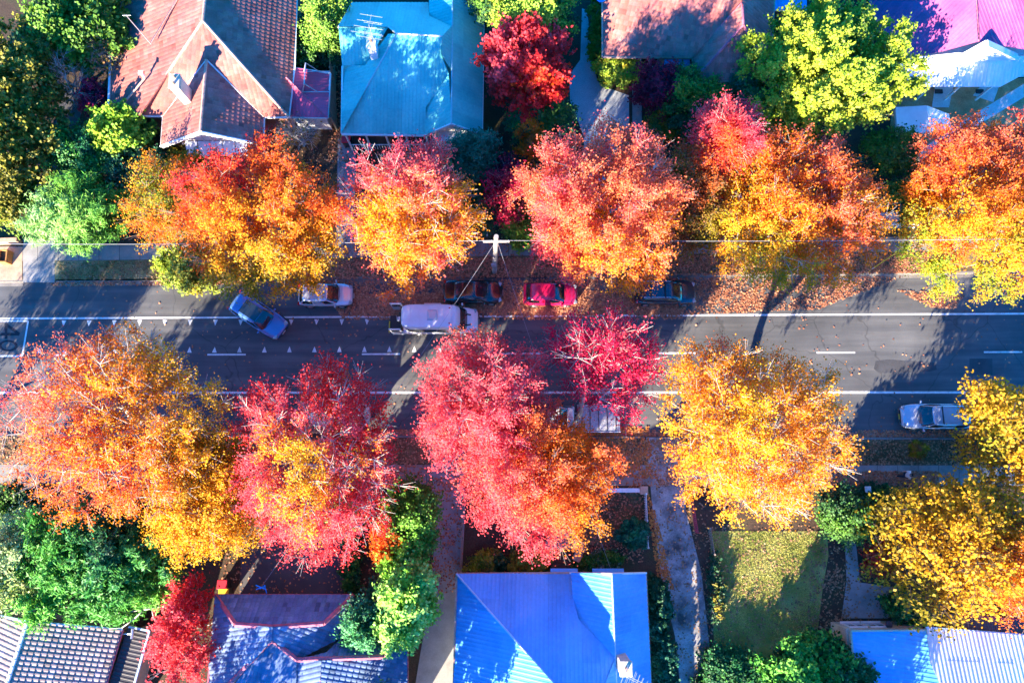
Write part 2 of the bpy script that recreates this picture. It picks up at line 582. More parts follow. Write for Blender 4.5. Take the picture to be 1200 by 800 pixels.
def plant(name, label, cat, u, v, zc, rx, ry, rz, stops, grad=(0, 0, 1), group=None, base=None, tips=200, per=50,
          leaf=0.19, aspect=0.8, sig=0.34, bare=0.1, trunk_r=0.2, bark='bark', seed=1, lobes=0.10, gnoise=0.22,
          shell=0.5, mat='leaf', up=0.6, stem=None, zmin=0.0, tuft=False, crown_name='crown', twig=0.012, bare_dir=None, world_xy=None, ground=0.12, nlobe=None, spray=4, rad_mix=0.0, tipf=0.75):
    """a tree or shrub: Empty at the trunk foot > trunk, branches, crown.  rx, ry in photo pixels, rz in metres"""
    rng = np.random.default_rng(seed)
    c = P(u, v, zc) if world_xy is None else Vector((*world_xy, zc))
    s = ppm(u, v, zc)
    rxm, rym = rx / s * 1.07, ry / s * 1.07
    sig = min(sig, 0.26 * min(rxm, rym))
    if base is None:
        bx, by = c.x, c.y
    else:
        b = P(*base, 0)
        bx, by = b.x, b.y
    root = thing(name, label, cat, (bx, by, ground), 0, group)
    # tips on a handful of uneven lobes that together fill the crown
    nl_ = max(5, int(nlobe if nlobe else 4 + tips / 22))
    i_ = np.arange(nl_) + 0.5
    ph = np.arccos(1 - 1.62 * i_ / nl_)
    th = math.pi * (1 + 5 ** 0.5) * i_ + rng.uniform(0, 6.28)
    LD = np.c_[np.cos(th) * np.sin(ph), np.sin(th) * np.sin(ph), np.cos(ph)]
    LD += rng.normal(0, 0.16, LD.shape)
    LD /= np.linalg.norm(LD, axis=1, keepdims=True)
    lr = rng.uniform(0.32, 0.47, nl_) * (12 / nl_) ** 0.22
    lc = LD * (rng.uniform(0.86, 1.06, nl_) * (1 + lobes * rng.normal(0, 0.5, nl_)) - lr)[:, None]
    lc = np.concatenate([lc, rng.normal(0, 0.16, (2, 3))])
    lr = np.concatenate([lr, [0.42, 0.42]])
    ltone = rng.normal(0, gnoise * 0.55, nl_ + 2)
    pick = rng.choice(nl_ + 2, tips * 4, p=lr ** 2 / np.sum(lr ** 2))
    D = rng.normal(size=(tips * 4, 3)); D /= np.linalg.norm(D, axis=1, keepdims=True)
    T = lc[pick] + D * (rng.uniform(0, 1, len(D)) ** shell * lr[pick])[:, None]
    T = T[(T[:, 2] > -0.8)]
    pick = pick[:len(T)]
    keep = [0]
    md = (3.2 / tips) ** (1 / 3) * 0.50
    for i in range(1, len(T)):
        if np.min(np.linalg.norm(T[keep] - T[i], axis=1)) > md:
            keep.append(i)
        if len(keep) >= tips:
            break
    T = T[keep]
    near = np.argmin(np.linalg.norm(T[:, None, :] - lc[None], axis=2) / lr[None], axis=1)
    tone = ltone[near]
    rel = T.copy()
    W = T * np.array([rxm, rym, rz]) + np.array([c.x, c.y, zc])
    W = np.where(W[:, 2:3] < ground + zmin + 0.2, np.c_[W[:, :2], np.full(len(W), ground + zmin + 0.2) + rng.uniform(0, .2, len(W))], W)
    zt = stem if stem is not None else max(0.3, (zc - rz) * 0.85 + 0.15)
    top = (bx * 0.75 + c.x * 0.25, by * 0.75 + c.y * 0.25, max(ground + 0.3, zt))
    nodes, par, tr, tipi, order = skeleton(rng, (bx, by, ground), top, W)
    cnt = np.zeros(len(nodes))
    cnt[tipi] = 1
    for i in range(len(nodes) - 1, 0, -1):
        cnt[par[i]] += cnt[i]
    rad = twig * np.maximum(cnt, 1) ** 0.5
    rad *= np.where(np.arange(len(nodes)) < tr, trunk_r / max(rad[1], 1e-6), 1)
    lim = trunk_r * 0.62
    k = lim / max(lim, rad[tr:].max()) if len(rad) > tr else 1
    rad[tr:] *= np.minimum(1, np.maximum(k, 0.7))
    rad[0] *= 1.35
    o = np.array([bx, by, ground])
    ln = nodes - o
    limb_mesh(ln, par, rad, range(1, tr), 8).build('trunk', bark, root, smooth=True)
    # leaves: round every tip and along the last pieces of twig
    src, nl, tcol, twigs = [], [], [], []
    g = np.array(grad, float)
    phase = rng.uniform(0, 6.28, 6)
    fr = rng.normal(0, 2.2, (6, 3))

    def lowf(q):
        return np.mean(np.sin(q @ fr.T + phase), axis=1)
    for k_, ti in enumerate(tipi):
        q = (nodes[ti] - np.array([c.x, c.y, zc])) / np.array([rxm, rym, rz])
        b_ = bare
        if bare_dir is not None:
            b_ = bare + bare_dir[3] * max(0, float(np.dot(q, bare_dir[:3])))
        if rng.random() < b_:
            nn = int(per * 0.12)
        else:
            nn = int(per * rng.uniform(0.6, 1.4))
        out = q * np.array([1, 1, .55]) + np.array([0, 0, .22])
        ow = nodes[ti] - nodes[par[ti]]
        out = out / (np.linalg.norm(out) + 1e-6) + ow / (np.linalg.norm(ow) + 1e-6)
        ns = spray
        sd = out[None] * 0.55 + rng.normal(0, 0.55, (ns, 3))
        sd /= np.linalg.norm(sd, axis=1, keepdims=True)
        sl = rng.uniform(0.5, 1.15, ns) * sig * 2.6
        for w_ in range(ns):
            twigs.append((nodes[ti], nodes[ti] + sd[w_] * sl[w_]))
        wi = rng.integers(0, ns, nn)
        f = rng.random(nn) ** tipf * 1.05
        pts = nodes[ti] + sd[wi] * (sl[wi] * f)[:, None] + rng.normal(0, 1, (nn, 3)) * (sig * (0.30 + 0.18 * f))[:, None]
        src.append(pts)
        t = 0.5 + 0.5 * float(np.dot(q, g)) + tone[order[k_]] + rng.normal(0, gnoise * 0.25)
        tcol.append(np.full(nn, t))
    lm = limb_mesh(ln, par, rad, range(tr, len(nodes)), 5)
    for p0, p1 in twigs:
        lm.tube(p0 - o, p1 - o, twig * 0.9, twig * 0.45, 3, caps=False)
    lm.build('branches', bark, root, smooth=True)
    pts = np.concatenate(src)
    t = np.concatenate(tcol)
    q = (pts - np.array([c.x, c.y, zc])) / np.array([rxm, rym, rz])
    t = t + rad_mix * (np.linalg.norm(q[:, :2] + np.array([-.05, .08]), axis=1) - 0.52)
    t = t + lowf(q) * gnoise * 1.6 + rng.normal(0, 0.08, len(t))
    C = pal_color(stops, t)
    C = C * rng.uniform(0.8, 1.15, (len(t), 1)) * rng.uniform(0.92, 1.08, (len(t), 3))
    nrm = rng.normal(size=(len(pts), 3)) * 0.75 + q * 0.55 + np.array([-0.38, -0.55, up])
    pts[:, 2] = np.maximum(pts[:, 2], ground + 0.04)
    V = leaf_quads(pts - o, nrm, leaf, aspect, rng)
    quads_object(crown_name, V, np.clip(C, 0.004, 0.9), mat, root)
    return root


# ================================================================== GROUND
ZL = 0.12            # level of the land beside the road


def sheet(name, px, z, mat, kind='structure'):
    mb = MB()
    pts = [P(u, v, z) for u, v in px]
    n = len(pts)
    ar = sum(pts[k].x * pts[(k + 1) % n].y - pts[(k + 1) % n].x * pts[k].y for k in range(n))
    if ar < 0:
        pts.reverse()
    mb.poly(pts)
    o = mb.build(name, mat)
    o['kind'] = kind
    return o


def yu(a, b):                      # a line across the photo given by its heights at x = 0 and x = 1200
    return lambda x: a + (b - a) * x / 1200


KU, KL = yu(331, 320), yu(508, 513)      # kerbs
X0, X1 = -1400, 2600
mb = MB(); mb.poly([(-400, -400, -0.03), (400, -400, -0.03), (400, 400, -0.03), (-400, 400, -0.03)])
mb.build('ground', 'soil')['kind'] = 'structure'
yku = P(600, KU(600), 0).y; ykl = P(600, KL(600), 0).y


def gl(fn, x, z=0):
    return P(x, fn(x), z)


mb = MB()
a, b, c_, d_ = gl(KU, X0), gl(KU, X1), gl(KL, X1), gl(KL, X0)
mb.poly([(d_.x, d_.y, 0), (c_.x, c_.y, 0), (b.x, b.y, 0), (a.x, a.y, 0)])
mb.build('road', 'road')['kind'] = 'structure'
mb = MB(); mb.poly([(a.x, a.y, ZL), (b.x, b.y, ZL), (b.x + 200, 400, ZL), (a.x - 200, 400, ZL)])
mb.build('terrain', 'soil')['kind'] = 'structure'
mb = MB(); mb.poly([(c_.x, c_.y, ZL), (d_.x, d_.y, ZL), (d_.x - 200, -400, ZL), (c_.x + 200, -400, ZL)])
mb.build('terrain', 'soil')['kind'] = 'structure'


def kerb(fn, x0, x1, side):
    p, q = gl(fn, x0), gl(fn, x1)
    d = (q - p).normalized(); nn = Vector((-d.y, d.x, 0)) * side
    mb = MB()
    sec = [(-0.30, 0.006), (-0.30, 0.012), (-0.02, 0.02), (0.0, 0.115), (0.03, 0.128), (0.16, 0.128), (0.16, 0.0)]
    for (s0, z0), (s1, z1) in zip(sec[:-1], sec[1:]):
        A = [p + nn * s0, q + nn * s0, q + nn * s1, p + nn * s1]
        zz = [z0, z0, z1, z1]
        A = [(w.x, w.y, z_) for w, z_ in zip(A, zz)]
        mb.poly(A if side < 0 else A)
    mb.build('kerb', 'kerb')['kind'] = 'structure'


for x0, x1 in ((-900, 28), (66, 560), (640, 1700)):
    kerb(KU, x0, x1, 1)
for x0, x1 in ((-900, 320), (395, 500), (545, 755), (800, 1700)):
    kerb(KL, x0, x1, -1)


def strip(name, f0, f1, x0, x1, z, mat, kind='structure'):
    return sheet(name, [(x0, f0(x0)), (x1, f0(x1)), (x1, f1(x1)), (x0, f1(x0))], z, mat, kind)


# verges and footpaths
strip('verge', yu(306, 294), yu(329, 318), X0, X1, ZL + .004, 'verge')
sheet('verge', [(62, 306), (330, 304), (330, 328), (62, 329)], ZL + .008, 'dry_grass')
strip('verge', yu(511, 516), yu(543, 545), X0, X1, ZL + .004, 'verge')
strip('footpath', yu(289, 276), yu(306, 293.5), X0, X1, ZL + .012, 'footpath')
strip('footpath', yu(544, 545), yu(566, 569), X0, X1, ZL + .012, 'footpath')
# joints in the paths
mb = MB()
for x in range(-100, 1300, 24):
    for f0, f1 in ((yu(289, 276), yu(306, 293.5)), (yu(544, 545), yu(566, 569))):
        p, q = P(x, f0(x), ZL + .016), P(x, f1(x), ZL + .016)
        mb.poly([(p.x - .012, p.y, p.z), (q.x - .012, q.y, p.z), (q.x + .012, q.y, p.z), (p.x + .012, p.y, p.z)])
mb.build('path_joints', 'mark_dark')['kind'] = 'structure'
# driveways, paths, lawns
sheet('driveway', [(27, 280), (64, 280), (64, 331), (27, 331)], ZL + .016, 'concrete')
sheet('driveway', [(50, 282), (95, 282), (80, 200), (100, 110), (75, 100), (55, 190)], ZL + .018, 'dark_asphalt')
sheet('driveway', [(688, 12), (695, 70), (700, 95), (712, 103), (737, 112), (738, 190), (740, 300), (690, 300), (684, 160), (668, 118), (667, 88), (680, 70), (682, 10)], ZL + .017, 'gravel')
sheet('path', [(741, 98), (752, 98), (753, 290), (741, 290)], ZL + .021, 'concrete')
sheet('path', [(396, 160), (418, 160), (414, 285), (394, 285)], ZL + .017, 'concrete')
sheet('driveway', [(501, 511), (546, 511), (545, 600), (541, 680), (533, 830), (482, 830), (500, 720), (509, 640), (508, 600)], ZL + .017, 'concrete')
sheet('driveway', [(757, 512), (797, 512), (804, 600), (822, 670), (835, 790), (837, 830), (800, 830), (791, 745), (776, 685), (765, 600)], ZL + .017, 'worn_drive')
sheet('driveway', [(322, 511), (392, 511), (398, 600), (402, 700), (280, 700), (284, 620)], ZL + .017, 'dark_asphalt')
sheet('path', [(990, 628), (1003, 636), (1008, 682), (1052, 688), (1056, 712), (1040, 724), (986, 724), (992, 680)], ZL + .016, 'concrete')
sheet('lawn', [(832, 622), (969, 622), (971, 650), (964, 690), (958, 740), (944, 775), (838, 775), (834, 700)], ZL + .008, 'lawn')
sheet('lawn', [(664, 576), (752, 576), (752, 639), (700, 640), (676, 634), (664, 622)], ZL + .008, 'verge')
sheet('path', [(630, 650), (682, 650), (690, 641), (672, 634), (660, 616), (648, 616), (640, 634)], ZL + .013, 'concrete')
sheet('path', [(715, 545), (752, 545), (752, 569), (715, 569)], ZL + .018, 'concrete')
sheet('path', [(720, 534), (730, 534), (730, 541.5), (720, 541.5)], ZL + .014, 'concrete')
sheet('path', [(731, 534), (741, 534.3), (741, 541.7), (731, 541.5)], ZL + .014, 'concrete')
sheet('paving', [(1050, 98), (1240, 90), (1240, 150), (1120, 160), (1060, 200), (1040, 170)], ZL + .008, 'paving')
sheet('path', [(1096, 98), (1118, 98), (1112, 126), (1092, 126)], ZL + .013, 'white_path')
sheet('path', [(1140, 112), (1150, 100), (1172, 98), (1164, 120)], ZL + .013, 'white_path')
sheet('path', [(1230, 80), (1236, 92), (1128, 158), (1072, 192), (1066, 184), (1122, 146)], ZL + .018, 'white_path')
sheet('paving', [(-40, 290), (26, 290), (26, 328), (-40, 330)], ZL + .019, 'sandstone')

# road markings
LU, LC, LL = yu(373.2, 367.5), yu(416.2, 412.3), yu(460, 459.6)


def line(fn, x0, x1, w, z=.006, name='edge_line'):
    p, q = gl(fn, x0, z), gl(fn, x1, z)
    mb = MB()
    n = max(1, int((q - p).length / 4))
    for k in range(n):
        A = p.lerp(q, k / n); B = p.lerp(q, (k + 1) / n)
        mb.poly([(A.x, A.y - w / 2, z), (B.x, B.y - w / 2, z), (B.x, B.y + w / 2, z), (A.x, A.y + w / 2, z)])
    mb.build(name, 'mark')['kind'] = 'structure'


line(LU, X0, X1, .13)
line(LL, X0, X1, .16)
for x in list(range(-121, -600, -182)) + [61, 243, 424, 588, 770, 957, 1153, 1335, 1517]:
    line(LC, x, x + 45, .12, name='centre_line')


def tooth(x, y, s):
    p = P(x, y, .006)
    mb = MB()
    w, h = .34, .44
    pts = [(p.x - w / 2, p.y, .006), (p.x + w / 2, p.y, .006), (p.x, p.y + h * s, .006)]
    mb.poly(pts if s > 0 else pts[::-1])
    mb.build('speed_tooth', 'mark')['kind'] = 'structure'


for k in range(14):
    x = 75 + 29.6 * k
    tooth(x, LU(x) + 2.6, -1)
for k in range(17):
    x = 46 + 29.3 * k
    tooth(x, LC(x) - 2.4, 1)
# speed patch with the figures 4 and 0
patch = [(-26, 376), (33, 376), (26, 417), (-33, 417)]
sheet('speed_patch', patch, .006, 'mark_patch')
mb = MB()
for i in range(4):
    p, q = P(*patch[i], .011), P(*patch[(i + 1) % 4], .011)
    d = (q - p).normalized(); nn = Vector((-d.y, d.x, 0)) * .06
    mb.poly([p - nn, q - nn, q + nn, p + nn][::-1])
mb.build('speed_patch_border', 'mark')['kind'] = 'structure'


def strokes(segs, w, z):
    mb = MB()
    for i, (p, q) in enumerate(segs):
        a_, b_ = P(*p, z + .0006 * i), P(*q, z + .0006 * i)
        d = (b_ - a_).normalized(); nn = Vector((-d.y, d.x, 0)) * w / 2
        ex = d * w * .25
        mb.poly([a_ - ex - nn, b_ + ex - nn, b_ + ex + nn, a_ - ex + nn])
    return mb


strokes([((1, 391.5), (22, 391.5)), ((22, 391), (7, 380)), ((7, 380), (7, 396))], .2, .012).build('speed_numeral', 'mark_dark')['kind'] = 'structure'
ring = [(9.5 + 11 * math.cos(t), 405 + 6.6 * math.sin(t)) for t in [2 * math.pi * k / 28 for k in range(28)]]
mb = MB()
for k in range(28):
    A, B = P(*ring[k], .012), P(*ring[(k + 1) % 28], .012)
    cc = P(9.5, 405, .012)
    mb.poly([A, B, B + (cc - B) * .3, A + (cc - A) * .3][::-1])
mb.build('speed_numeral', 'mark_dark')['kind'] = 'structure'
# repairs in the asphalt
sheet('road_patch', [(1026, 423), (1040, 421), (1096, 425), (1098, 433), (1090, 435), (1030, 437), (1024, 432)], .004, 'road_patch')
sheet('road_patch', [(1136, 420), (1163, 420), (1163, 439), (1136, 439)], .004, 'road_patch')
sheet('road_patch', [(804, 420), (835, 428), (838, 438), (808, 434)], .004, 'road_patch')

# ================================================================== HOUSES


def clip(poly, f):
    """keep the part of a 2-D polygon with f(p) >= 0"""
    out = []
    n = len(poly)
    for i in range(n):
        a_, b_ = poly[i], poly[(i + 1) % n]
        fa, fb = f(a_), f(b_)
        if fa >= 0:
            out.append(a_)
        if (fa >= 0) != (fb >= 0):
            t = fa / (fa - fb)
            out.append((a_[0] + (b_[0] - a_[0]) * t, a_[1] + (b_[1] - a_[1]) * t))
    return out


def roof_face(mb, pts, kind, flat_dir=None, rs=random, relief=1.0):
    """covers one roof plane with corrugated sheets or with courses of tiles (real relief)"""
    pts = [Vector(p) for p in pts]
    n = Vector((0, 0, 0))
    for i in range(len(pts)):
        a_, b_ = pts[i], pts[(i + 1) % len(pts)]
        n += Vector(((a_.y - b_.y) * (a_.z + b_.z), (a_.z - b_.z) * (a_.x + b_.x), (a_.x - b_.x) * (a_.y + b_.y)))
    n.normalize()
    if n.z < 0:
        n = -n
        pts.reverse()
    c = sum(pts, Vector()) / len(pts)
    h = Vector((0, 0, 1)).cross(n)
    if flat_dir is not None:
        h = Vector(flat_dir)
        h = (h - n * h.dot(n))
    h.normalize()
    d = n.cross(h)                     # points up the slope
    cam_p = Vector((0, 0, CH))
    q2 = []
    for p in pts:                      # slide each corner along the line of sight onto the mean plane
        r = p - cam_p
        t = n.dot(c - cam_p) / n.dot(r)
        w = cam_p + r * t - c
        q2.append((w.dot(h), w.dot(d)))
    tri = [tuple(c + h * a_ + d * b_ - n * .03) for a_, b_ in q2]
    mb.poly(tri)
    s0, s1 = min(p[0] for p in q2), max(p[0] for p in q2)
    t0, t1 = min(p[1] for p in q2), max(p[1] for p in q2)

    def emit(poly, off, col):
        if len(poly) < 3:
            return
        mb.poly([c + h * a_ + d * b_ + n * off(a_, b_) for a_, b_ in poly], col)
    if kind == 'metal':
        pitch, prof = .26, [(0, 0), (.12, 0), (.155, .017), (.225, .017), (.26, 0)]
        k = math.floor(s0 / pitch)
        lap = 3.7
        tones, shift = [1.0] * 40, 0.0
        while k * pitch < s1:
            if k % 4 == 0:
                tones = [rs.uniform(.86, 1.06) for _ in range(40)]
                shift = rs.choice((0.0, 0.0, 1.9))
            for (x0, z0), (x1, z1) in zip(prof[:-1], prof[1:]):
                a0, a1 = k * pitch + x0, k * pitch + x1
                pl = clip(clip(q2, lambda p: p[0] - a0), lambda p: a1 - p[0])
                if len(pl) < 3:
                    continue
                m = math.floor((min(p[1] for p in pl) - t0 - shift) / lap)
                while t0 + shift + m * lap < max(p[1] for p in pl):
                    b0 = t0 + shift + m * lap
                    pm = clip(clip(pl, lambda p: p[1] - b0), lambda p: b0 + lap - p[1])
                    if len(pm) >= 3:
                        emit(pm, lambda s, t, a0=a0, a1=a1, z0=z0, z1=z1, b0=b0: z0 + (z1 - z0) * (s - a0) / (a1 - a0) + .012 * (b0 + lap - t) / lap, (tones[m % 40],) * 3)
                    m += 1
            k += 1
    else:
        ps, pt = .30, .36
        prof = [(0, 0.0), (.10, .035 * relief), (.19, .035 * relief), (.30, 0.0)]
        k = math.floor(t0 / pt)
        while k * pt < t1:
            b0, b1 = k * pt, k * pt + pt
            row = clip(clip(q2, lambda p: p[1] - b0), lambda p: b1 - p[1])
            if len(row) >= 3:
                r0, r1 = min(p[0] for p in row), max(p[0] for p in row)
                j = math.floor(r0 / ps)
                while j * ps < r1:
                    v_ = rs.gauss(1.0, .10) * (0.72 if rs.random() < .06 else 1)
                    col = (v_, v_ * rs.uniform(.95, 1.03), v_ * rs.uniform(.92, 1.04))
                    for (x0, z0), (x1, z1) in zip(prof[:-1], prof[1:]):
                        a0, a1 = j * ps + x0, j * ps + x1
                        pl = clip(clip(row, lambda p: p[0] - a0), lambda p: a1 - p[0])
                        if len(pl) >= 3:
                            emit(pl, lambda s, t, a0=a0, a1=a1, z0=z0, z1=z1: z0 + (z1 - z0) * (s - a0) / (a1 - a0) + .055 * relief * (b1 - t) / pt, col)
                    j += 1
            k += 1


def P3(p):
    return P(p[0], p[1], p[2])


def roof(root, faces, kind, mat, name='roof', relief=1.0):
    mb = MB()
    rs = random.Random(len(faces) * 13 + len(mat))
    for f in faces:
        roof_face(mb, [P3(p) for p in f], kind, rs=rs, relief=relief)
    return mb.build(name, mat, root, world=True, col=True)


def caps(root, lines, r, mat, name='ridge_cap', lift=.03):
    for ln in lines:
        mb = MB()
        pts = [P3(p) + Vector((0, 0, lift)) for p in ln]
        for a_, b_ in zip(pts[:-1], pts[1:]):
            L = (b_ - a_).length
            n = max(1, int(L / .42))
            for k in range(n):
                mb.tube(a_.lerp(b_, k / n), a_.lerp(b_, (k + 1) / n), r * 1.06, r * .94, 8, caps=True)
        mb.build(name, mat, root, world=True)


def gutter(root, lines, mat='white', name='gutter'):
    for ln in lines:
        mb = MB()
        pts = [P3(p) for p in ln]
        for a_, b_ in zip(pts[:-1], pts[1:]):
            mb.bar(a_ - Vector((0, 0, .09)), b_ - Vector((0, 0, .09)), .12, .14)
        mb.build(name, mat, root, world=True)


def walls(root, px, ze, inset, mat, z0=0.0, name='wall', top=0.12):
    pts = [P(u, v, ze) for u, v in px]
    n = len(pts)
    ar = sum(pts[k].x * pts[(k + 1) % n].y - pts[(k + 1) % n].x * pts[k].y for k in range(n))
    if ar < 0:
        pts.reverse()
    out = []
    for i in range(n):
        a_, b_, c2 = pts[i - 1], pts[i], pts[(i + 1) % n]
        d1 = (b_ - a_).xy.normalized(); d2 = (c2 - b_).xy.normalized()
        n1 = Vector((-d1.y, d1.x)); n2 = Vector((-d2.y, d2.x))
        m = n1 + n2
        m = m / max(.25, (1 + n1.dot(n2)))
        out.append((b_.x + m.x * inset, b_.y + m.y * inset))
    mb = MB()
    mb.prism(out, z0, ze - top)
    mb.build(name, mat, root, world=True)
    return out


def window(root, a_, b_, f, w, z0, z1, frame='white', out=1):
    """window on the wall that runs from a_ to b_ (world xy); out = side of the wall it faces"""
    a_, b_ = Vector((*a_, 0)), Vector((*b_, 0))
    d = (b_ - a_).normalized()
    nn = Vector((d.y, -d.x, 0)) * out
    c = a_.lerp(b_, f)
    mb = MB()
    t = .07
    zc = (z0 + z1) / 2
    m = Matrix((d, nn, Vector((0, 0, 1)))).transposed()
    for s in (-1, 1):
        mb.box(c + d * s * (w / 2) + nn * .03 + Vector((0, 0, zc)), (t, .1, z1 - z0), mat=m)
    for z in (z0, z1):
        mb.box(c + nn * .034 + Vector((0, 0, z)), (w + t, .108, t), mat=m)
    mb.box(c + nn * .032 + Vector((0, 0, zc)), (.05, .09, z1 - z0 - t), mat=m)
    o = mb.build('window', frame, root, world=True)
    g = MB()
    g.box(c + nn * .02 + Vector((0, 0, zc)), (w - .02, .06, z1 - z0 - .02), mat=m)
    g.build('pane', 'glass', o, world=True)
    s = MB()
    s.box(c + nn * .07 + Vector((0, 0, z0 - .06)), (w + .2, .2, .05), mat=m)
    s.build('sill', frame, o, world=True)
    return o


def chimney(root, base, top_z, sx, sy, mat, pots=2):
    c = P3(base)
    mb = MB()
    h = top_z - c.z + .8
    mb.box((c.x, c.y, top_z - h / 2), (sx, sy, h))
    mb.box((c.x, c.y, top_z - .05), (sx + .12, sy + .12, .14), bev=.02)
    mb.box((c.x, c.y, top_z - .33), (sx + .06, sy + .06, .08))
    o = mb.build('chimney', mat, root, world=True)
    for k in range(pots):
        p = MB()
        yy = c.y + (k - (pots - 1) / 2) * sy * .5
        p.lathe([(.11, top_z + .02), (.10, top_z + .26), (.12, top_z + .28), (.12, top_z + .32), (.07, top_z + .32)], (c.x, yy, 0), 12)
        p.build('chimney_pot', 'sandstone', o, world=True)
    return o


def tv_antenna(root, base, top_z, ang, n=5, L=1.5):
    c = P3(base)
    mb = MB()
    mb.tube(c, (c.x, c.y, top_z), .025, .02, 6)
    d = Vector((math.cos(ang), math.sin(ang), 0)); e = Vector((-d.y, d.x, 0))
    for lv, k in ((top_z - .05, 1.0), (top_z - .7, .8)):
        b0 = Vector((c.x, c.y, lv))
        mb.tube(b0 - d * .7 * k, b0 + d * .8 * k, .018, .018, 6)
        for i in range(n):
            q = b0 + d * (-.65 + 1.35 * i / (n - 1)) * k
            l2 = L * (1 - .1 * i) * k / 2
            mb.tube(q - e * l2, q + e * l2, .014, .014, 5)
    return mb.build('antenna', 'steel', root, world=True)


def hbase(u, v):
    p = P(u, v, 0)
    return (p.x, p.y, ZL)


EZ = 3.2
# ---- house with terracotta roof, upper left
h1 = thing('brick_house', 'brick house with weathered terracotta tiled hip roof, front gable, tall chimney and red metal lean-to', 'house', hbase(236, 110))
A = (238, 25, 6.2); E1 = (164, 135.5, EZ); E2 = (338, 137, EZ)
GA = (242, 70.5, 5.25); GB_ = (235, 154, 5.25)
roof(h1, [
    [A, E1, (191, 135.5, EZ), GA], [A, GA, (309, 137, EZ), E2],
    [(246, -60, 6.2), (134, -60, EZ), (126, 131, EZ), E1, A],
    [(246, -60, 6.2), A, E2, (345, 80, EZ), (349, -60, EZ)],
    [GA, (191, 135.5, EZ), (188.5, 171, EZ), GB_], [GA, GB_, (308, 169, EZ), (309, 137, EZ)],
], 'tile', 'tile_terra', relief=.35)
caps(h1, [[A, E1], [A, E2], [(246, -60, 6.2), A], [GA, GB_]], .11, 'cap_terra')
caps(h1, [[(208, 0, 5.2), (177, 51, 4.75)], [(170, 92, 4.4), (143, 124, 3.6)]], .07, 'cap_terra')
caps(h1, [[GA, (191, 135.5, EZ)], [GA, (309, 137, EZ)]], .06, 'cap_pale', 'valley_flashing', lift=.0)
gutter(h1, [[(126, 131, EZ), E1, (191, 135.5, EZ)], [(309, 137, EZ), E2, (345, 80, EZ), (349, -60, EZ)], [(126, 131, EZ), (134, -60, EZ)], [(308, 169, EZ), (309, 137, EZ)], [(191, 135.5, EZ), (188.5, 171, EZ)]], 'white')
mb = MB()
for a_, b_ in (((188.5, 171.5, EZ), (235, 154.5, 5.25)), ((235, 154.5, 5.25), (308, 169.5, EZ))):
    mb.bar(P3(a_) - Vector((0, 0, .1)), P3(b_) - Vector((0, 0, .1)), .1, .3)
mb.build('bargeboard', 'white', h1, world=True)
w1 = walls(h1, [(128, 131), (164, 135.5), (191, 135.5), (309, 137), (338, 137), (345, 80), (348, -60), (136, -60)], EZ, .5, 'brick_red')
gw = walls(h1, [(189, 136), (188.5, 169), (308, 167), (309, 137)], EZ, .55, 'brick_red', top=.0)
gp = [P(189, 170, EZ), P(235, 153, 5.25), P(308, 168, EZ)]
mb = MB()
yy = (gp[0].y + gp[2].y) / 2 + .35
tri = [(gp[0].x + .5, yy, EZ - .1), (gp[2].x - .5, yy, EZ - .1), (gp[1].x, yy, 5.05)]
mb.faces(tri + [(x, y + .2, z) for x, y, z in tri], [(0, 1, 2), (5, 4, 3), (0, 3, 4, 1), (1, 4, 5, 2), (2, 5, 3, 0)])
mb.build('gable_end', 'white', h1, world=True)
for k in range(9):
    x = tri[0][0] + .7 + k * (tri[1][0] - tri[0][0] - 1.4) / 8
    mb = MB(); mb.box((x, yy - .03, EZ + .15), (.06, .08, .9 - abs(k - 4) * .12))
    mb.build('gable_batten', 'white', h1, world=True)
gxa, gxb = gp[0].x + .6, gp[2].x - .6
for f in (.22, .5, .78):
    window(h1, (gxa, yy + .02), (gxb, yy + .02), f, 1.4, 1.0, 2.6)
# sunlit awning slope under the gable
mb = MB()
ax0, ax1 = gp[0].x + 1.6, gp[2].x - 1.2
for k in range(5):
    xa = ax0 + (ax1 - ax0) * k / 5
    xb = ax0 + (ax1 - ax0) * (k + 1) / 5 - .05
    q = [(xa, yy, 3.0), (xb, yy, 3.0), (xb, yy - .95, 2.55), (xa, yy - .95, 2.55)]
    mb.faces(q + [(x, y, z - .05) for x, y, z in q], [(3, 2, 1, 0), (4, 5, 6, 7), (0, 1, 5, 4), (1, 2, 6, 5), (2, 3, 7, 6), (3, 0, 4, 7)])
mb.build('awning', 'metal_white', h1, world=True)
chimney(h1, (222, 116, 4.3), 6.7, .62, .95, 'cream')
ms = P(177, 52, 4.7)
mb = MB(); mb.tube(ms, ms + Vector((-.15, .1, 3.2)), .035, .025, 8); mb.tube(ms + Vector((-.4, .1, 3.15)), ms + Vector((.15, .1, 3.15)), .02, .02, 6)
mb.build('mast', 'steel', h1, world=True)
mb = MB(); q = P(169, 90, 4.45); mb.tube(q, q + Vector((0, 0, .5)), .1, .1, 10); mb.box(q + Vector((0, 0, .52)), (.3, .3, .06))
mb.build('vent', 'white', h1, world=True)
# lean-to
LA, LB, LC_, LD, LE = (334, 78, 3.1), (387, 85.5, 2.7), (384, 138, 2.5), (338, 137, 2.5), (335.5, 91, 3.4)
roof(h1, [[LE, LD, LC_], [LA, LE, LC_, LB]], 'metal', 'metal_red', 'lean_to_roof')
caps(h1, [[LE, LC_]], .06, 'cap_pink', 'lean_to_ridge')
gutter(h1, [[LD, LC_, LB, LA]], 'white', 'lean_to_gutter')
walls(h1, [(335, 80), (386, 86), (383, 137), (338, 136)], 2.5, .2, 'white', name='lean_to_wall', top=.15)
